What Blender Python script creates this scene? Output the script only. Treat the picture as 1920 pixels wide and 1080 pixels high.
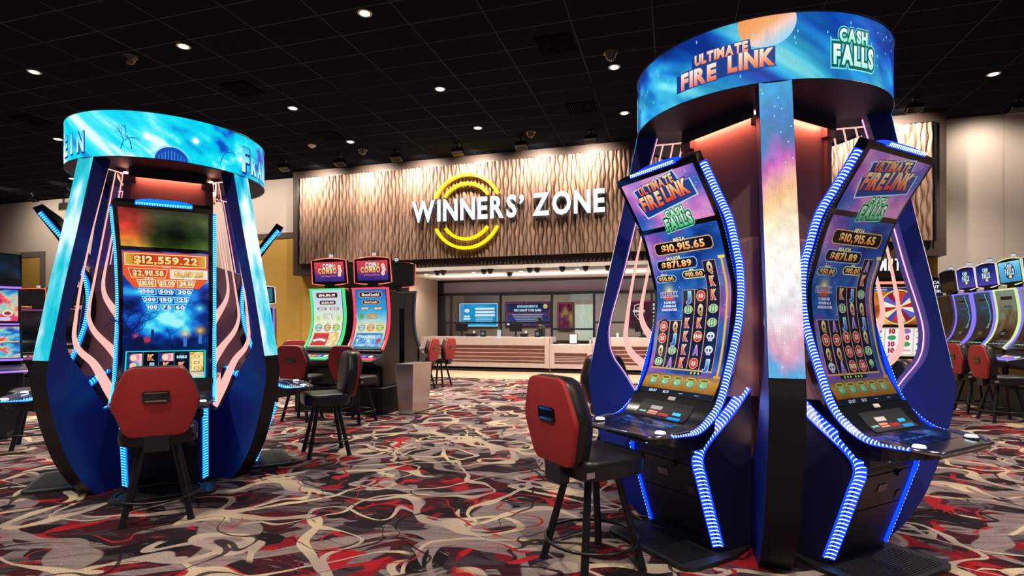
import bpy, bmesh, math, random
import numpy as np
from mathutils import Vector, Matrix
for _o in list(bpy.data.objects): bpy.data.objects.remove(_o, do_unlink=True)
SC = bpy.context.scene; COL = SC.collection
R = math.radians; PI = math.pi
random.seed(7)

# ------------------------------------------------------------------ camera, world, exposure
F_PX, CAM_H, HOR = 1027.0, 1.4, 611.0
YAW = R(16.4); CY, SY = math.cos(YAW), math.sin(YAW)
cam = bpy.data.cameras.new('camera'); camo = bpy.data.objects.new('camera', cam); COL.objects.link(camo)
cam.sensor_width = 36; cam.lens = 36 * F_PX / 1920; cam.shift_y = (HOR - 540) / 1920; cam.clip_end = 200
camo.location = (0, 0, CAM_H); camo.rotation_euler = (R(90), 0, YAW); SC.camera = camo
w = bpy.data.worlds.new('world'); SC.world = w; w.use_nodes = True
w.node_tree.nodes['Background'].inputs[0].default_value = (0.50, 0.40, 0.42, 1)
w.node_tree.nodes['Background'].inputs[1].default_value = 0.10
SC.view_settings.view_transform = 'Standard'; SC.view_settings.look = 'None'
SC.view_settings.exposure = 0.0; SC.view_settings.gamma = 1.0; SC.view_settings.use_curve_mapping = False
try:
    SC.cycles.use_denoising = True
    SC.cycles.max_bounces = 6; SC.cycles.diffuse_bounces = 3; SC.cycles.glossy_bounces = 3
    SC.cycles.transparent_max_bounces = 12; SC.cycles.sample_clamp_indirect = 4.0
    SC.cycles.caustics_reflective = False; SC.cycles.caustics_refractive = False
except Exception: pass

def ray(px, py):
    u = (px - 960) / F_PX; v = (HOR - py) / F_PX
    return (CY * u - SY, SY * u + CY, v)
def at_z(px, py, z):
    d = ray(px, py); t = (z - CAM_H) / d[2]; return (d[0] * t, d[1] * t, z)
def at_y(px, py, y):
    d = ray(px, py); t = y / d[1]; return (d[0] * t, y, CAM_H + d[2] * t)

CEIL = 6.12
LIGHT_PX = [(684,25),(344,87),(64,135),(549,203),(825,167),(1152,126),(1863,139),(1171,212),(896,240),(657,266),(109,261),(136,335)]
LIGHTS = [at_z(x, y, CEIL) for x, y in LIGHT_PX]
ADDED_LIGHTS = [(-7.2,1.2),(-3.4,0.6),(0.4,0.4),(4.2,0.8),(4.3,4.9),(7.8,4.2),(7.6,8.6),(-11,4.2),(-6.6,-2.4),(0,-2.8),(4.5,-2.2),(1.6,8.6),(-11,7.6),(-15,9),(-15.5,5),(-18,11.5),(-13,11.5),(-9.5,10.5)]
def spot(name, loc, power, size=R(110), blend=.7, color=(1,.86,.72), rad=.09, target=None):
    l = bpy.data.lights.new(name, 'SPOT'); l.energy = power; l.spot_size = size; l.spot_blend = blend; l.color = color; l.shadow_soft_size = rad
    o = bpy.data.objects.new(name, l); COL.objects.link(o); o.location = loc
    if target is not None: o.rotation_euler = (Vector(target) - Vector(loc)).to_track_quat('-Z', 'Y').to_euler()
    return o
P_DOWN = 840
for i, p in enumerate(LIGHTS): spot('down_spot', (p[0], p[1], p[2] - .06), P_DOWN)
for i, p in enumerate(ADDED_LIGHTS): spot('down_spot', (p[0], p[1], CEIL - .06), P_DOWN)  # unseen lamps without fixtures, added for more light in the hall
WASH_X = [at_y(x, 300, 14.1)[0] for x in (600, 699, 795, 894, 1011, 1107)] + [2.0, 3.4, 4.8]
for x in WASH_X: spot('wall_wash', (x, 13.4, 5.97), 500, R(118), 1, (1,.85,.70), .05, (x, 14.3, 5.35))
for x in [(a+b)/2 for a, b in zip(WASH_X, WASH_X[1:])]: spot('wall_wash', (x, 13.3, 5.99), 80, R(100), 1, (1,.84,.68), .05, (x, 14.4, 5.0))  # weak extra lamps added between the washers to soften the dark gaps
for x in (-22, -19.5, -17, -14.5, -12.2): spot('wall_wash', (x, 12.6, 6.0), 300, R(120), 1, (1,.84,.68), .05, (x, 14.9, 4.4))
for x in (6.6, 8.4, 10.4): spot('wall_wash', (x, 14.0, 5.9), 95, R(150), 1, (1,.84,.68), .05, (x, 14.9, 4.4))
def area(name, loc, power, sx, sy, color=(1,.9,.8), rot=(0,0,0)):
    l = bpy.data.lights.new(name, 'AREA'); l.shape = 'RECTANGLE'; l.size = sx; l.size_y = sy; l.energy = power; l.color = color
    o = bpy.data.objects.new(name, l); COL.objects.link(o); o.location = loc; o.rotation_euler = rot; return o
RECESS_L = [(-7.0,15.4),(-5.2,15.3),(-3.4,15.4),(-2.7,15.0),(-1.6,15.4),(-.9,15.0),(.5,15.3)]
for x, y in RECESS_L: spot('recess_lamp', (x, y, 2.90), 150, R(165), .8, (1,.86,.74), .06)
area('office_fill', (-3.0, 18.7, 2.9), 210, 8, 1.2)  # fill lamp without a fixture, added to brighten the office

area('recess_fill', (-3.0, 15.9, 2.55), 60, 8.6, .5, (1,.9,.84), (PI,0,0))  # upward fill added to brighten the recess ceiling; there is no cove
# ------------------------------------------------------------------ materials
def lin(c):
    if isinstance(c, str):
        c = c.lstrip('#'); c = [int(c[i:i+2], 16) / 255 for i in (0, 2, 4)]
    return tuple(((x / 12.92) if x <= .04045 else ((x + .055) / 1.055) ** 2.4) for x in c[:3])
MATS = {}
def M(name, col='#808080', rough=.5, metal=0, emit=None, es=0, spec=.5, coat=0, sampling=None):
    if name in MATS: return MATS[name]
    m = bpy.data.materials.new(name); m.use_nodes = True; b = m.node_tree.nodes['Principled BSDF']
    b.inputs['Base Color'].default_value = (*lin(col), 1); b.inputs['Roughness'].default_value = rough
    b.inputs['Metallic'].default_value = metal; b.inputs['Specular IOR Level'].default_value = spec
    if coat: b.inputs['Coat Weight'].default_value = coat; b.inputs['Coat Roughness'].default_value = .05
    if emit: b.inputs['Emission Color'].default_value = (*lin(emit), 1); b.inputs['Emission Strength'].default_value = es
    if sampling: m.cycles.emission_sampling = sampling
    MATS[name] = m; return m
def screen_mat(name, strength, rough=.09, spec=.5, sampling='AUTO'):
    m = M(name, '#030304', rough, spec=spec); n = m.node_tree; b = n.nodes['Principled BSDF']
    a = n.nodes.new('ShaderNodeAttribute'); a.attribute_name = 'Col'
    n.links.new(a.outputs['Color'], b.inputs['Emission Color']); b.inputs['Emission Strength'].default_value = strength
    m.cycles.emission_sampling = sampling
    return m
def led_mat(name, strength):
    """LED wall: emission from the art with the fine dark grid between the diodes (from the surface's own UV)."""
    m = screen_mat(name, strength, .45, .3); n = m.node_tree; b = n.nodes['Principled BSDF']
    at = [x for x in n.nodes if x.type == 'ATTRIBUTE'][0]
    uv = n.nodes.new('ShaderNodeUVMap'); uv.uv_map = 'UVMap'
    sep = n.nodes.new('ShaderNodeSeparateXYZ'); n.links.new(uv.outputs[0], sep.inputs[0])
    def line(sock, period):
        a = n.nodes.new('ShaderNodeMath'); a.operation = 'PINGPONG'; a.inputs[1].default_value = period / 2; n.links.new(sock, a.inputs[0])
        c = n.nodes.new('ShaderNodeMapRange'); c.inputs[1].default_value = 0; c.inputs[2].default_value = period * .22; c.inputs[3].default_value = .78; c.inputs[4].default_value = 1
        n.links.new(a.outputs[0], c.inputs[0]); return c.outputs[0]
    mu = n.nodes.new('ShaderNodeMath'); mu.operation = 'MULTIPLY'
    n.links.new(line(sep.outputs[0], 0.008), mu.inputs[0]); n.links.new(line(sep.outputs[1], 0.008), mu.inputs[1])
    mx = n.nodes.new('ShaderNodeVectorMath'); mx.operation = 'SCALE'
    n.links.new(at.outputs['Color'], mx.inputs[0]); n.links.new(mu.outputs[0], mx.inputs['Scale'])
    n.links.new(mx.outputs[0], b.inputs['Emission Color'])
    return m
BLACK = M('black_plastic', '#0e0f12', .35); GLOSS = M('gloss_black', '#07080b', .12, coat=.3)
MATTE = M('matte_black', '#131316', .6); CHROME = M('chrome', '#c8ccd2', .15, 1); STEEL = M('brushed_steel', '#d4d0d0', .3, 1)
GREYM = M('grey_metal', '#6a6468', .42, .8); PINKPANEL = M('core_panel', '#8c706c', .42, .1)
FINSIDE_SPILL = M('fin_side_spill', '#182c80', .36); FINRIM_SPILL = M('fin_rim_spill', '#4c4cae', .4); FINEDGE = M('fin_edge', '#0e1017', .5, spec=.3)  # blue spill from the LED strips is put into fin side and rim colours
RED = M('red_upholstery', '#a2262a', .62); LEATHER = M('black_leather', '#17171a', .38); LEGM = M('leg_black', '#101014', .32)
WHITEP = M('white_label', '#d8d4d2', .5); GREYL = M('grey_label', '#8d8790', .5)
SCR = screen_mat('screen_glass', 1.0); SCR_FAR = screen_mat('screen_far', 1.0, sampling='NONE'); LEDM = led_mat('led_wall', 1.15)
def emis(name, col, s, sampling=None): return M(name, '#050505', .3, emit=col, es=s, sampling=sampling)
BLUE_G = emis('blue_guide', '#0a34ff', 2.4); BLUE_H = emis('blue_hooks', '#a8d4ff', 5.0, 'NONE')
CYAN_G = emis('cyan_guide', '#0062e8', 2.1); CYAN_H = emis('cyan_hooks', '#58dcff', 4.0, 'NONE')
PINK_T = emis('pink_tube', '#ffc2b9', 1.0); PINK_L = emis('pink_lamp', '#ff8468', 55)
WHITE_E = emis('white_button', '#e9f3ff', 2.2, 'NONE'); LAMP_E = emis('lamp_face', '#fff4e0', 16, 'NONE'); RIM_P = emis('rim_pink', '#e8a6ff', 1.3, 'NONE')

# ------------------------------------------------------------------ object helpers
def link(o, parent=None):
    COL.objects.link(o)
    if parent is not None: o.parent = parent
    return o
def tag(o, label=None, cat=None, group=None, kind=None):
    if label: o['label'] = label
    if cat: o['category'] = cat
    if group: o['group'] = group
    if kind: o['kind'] = kind
    return o
def thing(name, label, cat, loc=(0,0,0), rz=0, group=None):
    o = bpy.data.objects.new(name, None); o.empty_display_size = .1; link(o); o.location = loc; o.rotation_euler = (0, 0, rz)
    return tag(o, label, cat, group)
def copy_tree(o, parent=None):
    c = o.copy(); COL.objects.link(c); c.parent = parent
    for ch in list(o.children): copy_tree(ch, c)
    return c
def dup(o, label, loc, rz, group=None):
    c = copy_tree(o); c.location = loc; c.rotation_euler = (0, 0, rz); c['label'] = label
    if group: c['group'] = group
    return c
class B:
    """collects shapes and links them as one mesh object"""
    def __init__(s): s.v = []; s.f = []; s.m = []; s.mi = 0
    def add(s, verts, faces):
        k = len(s.v); s.v += [tuple(p) for p in verts]; s.f += [tuple(i + k for i in f) for f in faces]; s.m += [s.mi] * len(faces); return s
    def box(s, c, d, rz=0, rx=0):
        x, y, z = (q / 2 for q in d); vs = [Vector((a*x, b*y, e*z)) for a in (-1,1) for b in (-1,1) for e in (-1,1)]
        m = Matrix.Rotation(rz, 3, 'Z') @ Matrix.Rotation(rx, 3, 'X')
        return s.add([m @ p + Vector(c) for p in vs], [(0,1,3,2),(4,6,7,5),(0,4,5,1),(2,3,7,6),(0,2,6,4),(1,5,7,3)])
    def prism(s, pts, fn, a0, a1):
        """closed 2D outline swept from a0 to a1; fn(p, q, a) -> 3D"""
        n = len(pts); vs = [fn(p[0], p[1], a0) for p in pts] + [fn(p[0], p[1], a1) for p in pts]
        return s.add(vs, [tuple(range(n))[::-1], tuple(range(n, 2*n))] + [(i, (i+1) % n, (i+1) % n + n, i + n) for i in range(n)])
    def band(s, rings, closed=False, caps=True):
        """rings: list of equal-length closed cross sections"""
        n = len(rings[0]); vs = [p for r in rings for p in r]; fs = []; L = len(rings)
        for i in range(L if closed else L - 1):
            j = (i + 1) % L
            for k in range(n): fs.append((i*n + k, i*n + (k+1) % n, j*n + (k+1) % n, j*n + k))
        if caps and not closed: fs += [tuple(range(n))[::-1], tuple(range((L-1)*n, L*n))]
        return s.add(vs, fs)
    def tube(s, path, r, n=10, closed=False, flat=1.0, up=None):
        path = [Vector(p) for p in path]; L = len(path); rs = r if hasattr(r, '__len__') else [r] * L; rings = []
        ref = Vector(up) if up else None
        for i in range(L):
            a = path[(i-1) % L] if (i or closed) else path[i]; b = path[(i+1) % L] if (i < L-1 or closed) else path[i]
            t = (b - a).normalized()
            rf = ref if ref is not None else (Vector((0,0,1)) if abs(t.z) < .9 else Vector((1,0,0)))
            u = t.cross(rf).normalized(); v = u.cross(t).normalized()
            rings.append([path[i] + (u * math.cos(2*PI*k/n) * flat + v * math.sin(2*PI*k/n)) * rs[i] for k in range(n)])
        return s.band(rings, closed)
    def cyl(s, c, r, h, n=24, r2=None):
        r2 = r if r2 is None else r2; x, y, z = c
        return s.band([[(x + q*math.cos(2*PI*k/n), y + q*math.sin(2*PI*k/n), zz) for k in range(n)] for q, zz in ((r, z), (r2, z + h))])
    def lathe(s, prof, c=(0,0,0), n=24, caps=True):
        return s.band([[(c[0] + r*math.cos(2*PI*k/n), c[1] + r*math.sin(2*PI*k/n), c[2] + z) for k in range(n)] for r, z in prof], caps=caps)
    def obj(s, name, mats, parent=None, smooth=None, bevel=None, seg=2):
        me = bpy.data.meshes.new(name); me.from_pydata(s.v, [], s.f)
        for m in (mats if isinstance(mats, (list, tuple)) else [mats]): me.materials.append(m)
        me.polygons.foreach_set('material_index', s.m)
        bm = bmesh.new(); bm.from_mesh(me); bmesh.ops.recalc_face_normals(bm, faces=bm.faces); bm.to_mesh(me); bm.free()
        if smooth:
            me.polygons.foreach_set('use_smooth', [True] * len(me.polygons)); me.set_sharp_from_angle(angle=R(smooth if smooth is not True else 40))
        o = bpy.data.objects.new(name, me); link(o, parent)
        if bevel:
            md = o.modifiers.new('bevel', 'BEVEL'); md.width = bevel; md.segments = seg; md.limit_method = 'ANGLE'; md.angle_limit = R(40)
        return o
def catmull(pts, n=16, closed=False):
    P = np.array(pts, float); out = []; L = len(P)
    for i in range(L if closed else L - 1):
        if closed: p0, p1, p2, p3 = P[(i-1) % L], P[i], P[(i+1) % L], P[(i+2) % L]
        else: p1, p2 = P[i], P[i+1]; p0 = P[i-1] if i else 2*p1 - p2; p3 = P[i+2] if i < L-2 else 2*p2 - p1
        for k in range(n):
            t = k / n; out.append(.5*((2*p1) + (p2-p0)*t + (2*p0-5*p1+4*p2-p3)*t*t + (3*p1-p0-3*p2+p3)*t**3))
    if not closed: out.append(P[-1])
    return [tuple(p) for p in out]
def rounded(pts, r, n=5):
    """round the corners of a closed 2D outline"""
    out = []; L = len(pts)
    for i in range(L):
        p = np.array(pts[i], float); a = np.array(pts[i-1], float) - p; b = np.array(pts[(i+1) % L], float) - p
        la, lb = np.linalg.norm(a), np.linalg.norm(b); d = min(r, la*.48, lb*.48); a, b = p + a/la*d, p + b/lb*d
        for k in range(n + 1):
            t = k / n; out.append(tuple((1-t)**2*a + 2*t*(1-t)*p + t*t*b))
    return out

# ------------------------------------------------------------------ numpy noise and the painted-light canvas
def vnoise(x, y, seed=0):
    xi, yi = np.floor(x).astype(int), np.floor(y).astype(int); fx, fy = x - xi, y - yi; fx = fx*fx*(3-2*fx); fy = fy*fy*(3-2*fy)
    def h(a, b):
        n = (a * 374761393 + b * 668265263 + seed * 974711) & 0x7fffffff; n = ((n ^ (n >> 13)) * 1274126177) & 0x7fffffff
        return ((n ^ (n >> 16)) & 0xffff) / 65535.
    return (h(xi,yi)*(1-fx) + h(xi+1,yi)*fx)*(1-fy) + (h(xi,yi+1)*(1-fx) + h(xi+1,yi+1)*fx)*fy
def fbm(x, y, seed=0, o=4):
    s = 0; a = .5; t = 0
    for i in range(o): s = s + a*vnoise(x*2**i, y*2**i, seed+i); t += a; a *= .55
    return s / t
def hexc(c):
    if isinstance(c, str): c = c.lstrip('#'); return np.array([int(c[i:i+2], 16) / 255 for i in (0,2,4)])
    return np.array(c, float)
def ramp(t, stops):
    xs = [s[0] for s in stops]; cs = np.array([hexc(s[1]) for s in stops]); return np.stack([np.interp(t, xs, cs[:,k]) for k in range(3)], -1)
GLYPHS = {}
def glyph(ch, bold):
    key = (ch, bold)
    if key not in GLYPHS:
        cu = bpy.data.curves.new('glyph', 'FONT'); cu.body = ch; cu.offset = bold; cu.resolution_u = 3; cu.fill_mode = 'BOTH'
        o = bpy.data.objects.new('glyph', cu); COL.objects.link(o); dg = bpy.context.evaluated_depsgraph_get()
        me = bpy.data.meshes.new_from_object(o.evaluated_get(dg)); bm = bmesh.new(); bm.from_mesh(me)
        bmesh.ops.remove_doubles(bm, verts=bm.verts, dist=1e-5)
        bmesh.ops.triangulate(bm, faces=bm.faces); v = np.array([p.co[:2] for p in bm.verts]).reshape(-1, 2); bm.verts.index_update()
        f = [tuple(q.index for q in t.verts) for t in bm.faces]; bm.free()
        bpy.data.objects.remove(o); bpy.data.curves.remove(cu); bpy.data.meshes.remove(me)
        GLYPHS[key] = (v, f)
    return GLYPHS[key]
CAPH = None
def layout(txt, bold=.03, gap=.09, ob=None):
    """-> verts in cap-height units, faces, width"""
    global CAPH
    if CAPH is None: CAPH = glyph('H', 0)[0][:,1].max()
    V = []; Fs = []; x = 0; k = 0
    for ch in txt:
        if ch == ' ': x += .38; continue
        v, f = glyph(ch, bold)
        if not len(v): continue
        v = v / CAPH; x0, x1 = v[:,0].min(), v[:,0].max()
        if ob is not None: v, f = glyph(ch, ob); v = v / CAPH
        V.append(v + np.array([x - x0, 0])); Fs += [tuple(i + k for i in t) for t in f]; k += len(v); x += x1 - x0 + gap
    return (np.concatenate(V) if V else np.zeros((0,2))), Fs, x - gap
def clip_cell(poly, ax, lo, hi):
    for sg, lim in ((1, lo), (-1, hi)):
        out = []
        for i in range(len(poly)):
            a, b = poly[i-1], poly[i]; da, db = sg*(a[ax]-lim), sg*(b[ax]-lim)
            if (da >= 0) != (db >= 0): t = da/(da-db); out.append((a[0]+(b[0]-a[0])*t, a[1]+(b[1]-a[1])*t))
            if db >= 0: out.append(b)
        poly = out
        if len(poly) < 3: return []
    return poly
class Canvas:
    def slice(s, uv, faces):
        """cut faces into strips so that they follow a curved surface"""
        polys = [[tuple(uv[i]) for i in f] for f in faces]
        for ax, d in ((0, s.du), (1, s.dv)):
            if not d: continue
            out = []
            for q in polys:
                a = min(x[ax] for x in q); b = max(x[ax] for x in q)
                if b - a <= d*1.05: out.append(q); continue
                for k in range(math.floor(a/d), math.floor(b/d)+1):
                    c = clip_cell(q, ax, k*d, (k+1)*d)
                    if c: out.append(c)
            polys = out
        V = [v for q in polys for v in q]; F = []; k = 0
        for q in polys: F.append(tuple(range(k, k+len(q)))); k += len(q)
        return np.array(V, float).reshape(-1, 2), F
    def __init__(s, fn, du=None, dv=None): s.fn = fn; s.du = du; s.dv = dv; s.P = []; s.F = []; s.C = []; s.U = []; s.n = 0; s.lay = 0; s.gain = 1.0
    def add(s, uv, faces, col, h=None):
        uv = np.asarray(uv, float)
        if not len(uv): return s
        if h is None: s.lay += 1; h = .0012 + .00016*s.lay
        if (s.du or s.dv) and len(faces) < 3000:
            uv, faces = s.slice(uv, faces)
            if not len(uv): return s
        c = col(uv[:,0], uv[:,1]) if callable(col) else np.tile(hexc(col), (len(uv), 1))
        s.P.append(np.asarray(s.fn(uv[:,0], uv[:,1], h))); s.F += [tuple(i + s.n for i in f) for f in faces]; s.C.append(c); s.U.append(uv); s.n += len(uv); return s
    def grid(s, x0, y0, x1, y1, nx, ny, col, h=None):
        X, Y = np.meshgrid(np.linspace(x0, x1, nx+1), np.linspace(y0, y1, ny+1)); w_ = nx + 1
        return s.add(np.stack([X.ravel(), Y.ravel()], -1), [(j*w_+i, j*w_+i+1, (j+1)*w_+i+1, (j+1)*w_+i) for j in range(ny) for i in range(nx)], col, h)
    def rect(s, cx, cy, w_, hh, col, h=None): 
        return s.grid(cx-w_/2, cy-hh/2, cx+w_/2, cy+hh/2, max(1, int(w_/.08)), max(1, int(hh/.04)), col, h)
    def frame(s, cx, cy, w_, hh, t, col):
        s.lay += 1; h = .0012 + .00016*s.lay
        for a in ((cx, cy+hh/2-t/2, w_, t), (cx, cy-hh/2+t/2, w_, t), (cx-w_/2+t/2, cy, t, hh), (cx+w_/2-t/2, cy, t, hh)): s.rect(*a, col, h)
    def poly(s, pts, col, h=None): return s.add(pts, [tuple(range(len(pts)))], col, h)
    def pill(s, cx, cy, w_, hh, cut, col):
        return s.poly([(cx-w_/2+cut, cy-hh/2), (cx+w_/2-cut, cy-hh/2), (cx+w_/2, cy-hh/2+cut), (cx+w_/2, cy+hh/2-cut), (cx+w_/2-cut, cy+hh/2), (cx-w_/2+cut, cy+hh/2), (cx-w_/2, cy+hh/2-cut), (cx-w_/2, cy-hh/2+cut)], col)
    def ell(s, cx, cy, rx, ry, col, n=24, a0=0, a1=2*PI):
        pts = [(cx, cy)] + [(cx + rx*math.cos(a0+(a1-a0)*k/n), cy + ry*math.sin(a0+(a1-a0)*k/n)) for k in range(n+1)]
        return s.add(pts, [(0, k+1, k+2) for k in range(n)], col)
    def glow(s, cx, cy, r, c0, bgf, n=24, m=6):
        """radial gradient from c0 at the centre to the background function at the rim"""
        pts = []; 
        for j in range(m+1):
            q = (j/m)
            pts += [(cx + r*q*math.cos(2*PI*k/n), cy + r*q*math.sin(2*PI*k/n)) for k in range(n)]
        fs = [(j*n+k, j*n+(k+1)%n, (j+1)*n+(k+1)%n, (j+1)*n+k) for j in range(m) for k in range(n)]
        def cf(u, v):
            q = np.clip(np.hypot(u-cx, v-cy)/r, 0, 1)[:,None]; a = (1-q)**1.6; return hexc(c0)*a + bgf(u, v)*(1-a)
        return s.add(pts, fs, cf)
    def line(s, pts, t, col):
        vs = []; 
        for i, p in enumerate(pts):
            a = np.array(pts[max(i-1,0)], float); b = np.array(pts[min(i+1,len(pts)-1)], float); d = b-a; d /= max(np.hypot(*d),1e-9); q = np.array([-d[1], d[0]])*t/2
            vs += [np.array(p)+q, np.array(p)-q]
        return s.add(vs, [(2*i, 2*i+1, 2*i+3, 2*i+2) for i in range(len(pts)-1)], col)
    def text(s, txt, cx, cy, hh, col, w_=None, bold=.03, gap=.09, shear=0, rise=0, align=0, oc=None, ob=.05):
        if oc is not None:
            v, f, tw = layout(txt, bold, gap, bold+ob); k = hh if w_ is None else w_ / tw
            x = (v[:,0] - tw*(.5 if align == 0 else (0 if align < 0 else 1)))*k + v[:,1]*hh*shear; s.add(np.stack([x+cx, (v[:,1]-.5)*hh + x*rise+cy], -1), f, oc); s.lay += 2
        v, f, tw = layout(txt, bold, gap)
        if not len(v): return s
        k = hh if w_ is None else w_ / tw
        x = (v[:,0] - tw*(.5 if align == 0 else (0 if align < 0 else 1)))*k + v[:,1]*hh*shear; y = (v[:,1]-.5)*hh + x*rise
        return s.add(np.stack([x+cx, y+cy], -1), f, col)
    def obj(s, name, mat, parent=None):
        me = bpy.data.meshes.new(name); P = np.concatenate(s.P); me.from_pydata([tuple(p) for p in P], [], s.F); me.materials.append(mat)
        C = np.clip(np.concatenate(s.C)*s.gain, 0, 1.6); L = np.where(C <= .04045, C/12.92, ((C+.055)/1.055)**2.4)
        a = me.color_attributes.new('Col', 'FLOAT_COLOR', 'POINT'); a.data.foreach_set('color', np.concatenate([L, np.ones((len(L),1))], 1).ravel())
        uv = me.uv_layers.new(name='UVMap'); idx = np.zeros(len(me.loops), int); me.loops.foreach_get('vertex_index', idx); uv.data.foreach_set('uv', np.concatenate(s.U)[idx].ravel())
        return link(bpy.data.objects.new(name, me), parent)
def plane_fn(o, ux, uy):
    o, ux, uy = (np.array(q, float) for q in (o, ux, uy)); n = np.cross(ux, uy)
    return lambda u, v, h: o + np.outer(u, ux) + np.outer(v, uy) + n*h
# ------------------------------------------------------------------ node helper for the procedural surfaces
class N:
    def __init__(s, name, rough=.8, spec=.3):
        s.m = bpy.data.materials.new(name); s.m.use_nodes = True; s.t = s.m.node_tree; s.b = s.t.nodes['Principled BSDF']
        s.b.inputs['Roughness'].default_value = rough; s.b.inputs['Specular IOR Level'].default_value = spec
        g = s.t.nodes.new('ShaderNodeNewGeometry'); s.pos = g.outputs['Position']
    def n(s, typ, **kw):
        q = s.t.nodes.new(typ)
        for k, v in kw.items(): setattr(q, k, v)
        return q
    def l(s, a, b): s.t.links.new(a, b)
    def put(s, sock, v):
        if isinstance(v, (int, float)): sock.default_value = v
        elif isinstance(v, tuple): sock.default_value = v
        else: s.l(v, sock)
    def math(s, op, a, b=0, c=None):
        q = s.n('ShaderNodeMath', operation=op); s.put(q.inputs[0], a); s.put(q.inputs[1], b)
        if c is not None: s.put(q.inputs[2], c)
        return q.outputs[0]
    def noise(s, vec, scale, detail=2, rough=.5, out='Fac', dist=0):
        q = s.n('ShaderNodeTexNoise'); s.l(vec, q.inputs['Vector']); q.inputs['Scale'].default_value = scale; q.inputs['Detail'].default_value = detail; q.inputs['Roughness'].default_value = rough; q.inputs['Distortion'].default_value = dist
        return q.outputs[out]
    def vmath(s, op, a, b=(0,0,0), sc=None):
        q = s.n('ShaderNodeVectorMath', operation=op); s.put(q.inputs[0], a)
        if sc is not None: s.put(q.inputs['Scale'], sc)
        else: s.put(q.inputs[1], b)
        return q.outputs[0]
    def map(s, vec, loc=(0,0,0), rot=(0,0,0), sc=(1,1,1)):
        q = s.n('ShaderNodeMapping'); s.l(vec, q.inputs[0]); q.inputs[1].default_value = loc; q.inputs[2].default_value = rot; q.inputs[3].default_value = sc; return q.outputs[0]
    def step(s, v, lo, hi, o0=0., o1=1.):
        q = s.n('ShaderNodeMapRange'); s.l(v, q.inputs[0]); q.inputs[1].default_value = lo; q.inputs[2].default_value = hi; q.inputs[3].default_value = o0; q.inputs[4].default_value = o1; return q.outputs[0]
    def mix(s, f, a, b, mode='MIX'):
        q = s.n('ShaderNodeMix', data_type='RGBA', blend_type=mode)
        s.put(q.inputs[0], f)
        for i, v in ((6, a), (7, b)):
            if isinstance(v, str): q.inputs[i].default_value = (*lin(v), 1)
            else: s.l(v, q.inputs[i])
        return q.outputs[2]
    def ramp(s, f, stops, interp='CONSTANT'):
        q = s.n('ShaderNodeValToRGB'); s.l(f, q.inputs[0]); cr = q.color_ramp; cr.interpolation = interp
        while len(cr.elements) < len(stops): cr.elements.new(.5)
        for e, (p, c) in zip(cr.elements, stops): e.position = p; e.color = (*lin(c), 1)
        return q.outputs[0]
    def color(s, c): s.l(c, s.b.inputs['Base Color'])
    def bump(s, h, strength=.3, dist=.01):
        q = s.n('ShaderNodeBump'); q.inputs['Strength'].default_value = strength; q.inputs['Distance'].default_value = dist; s.l(h, q.inputs['Height']); s.l(q.outputs[0], s.b.inputs['Normal'])

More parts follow.
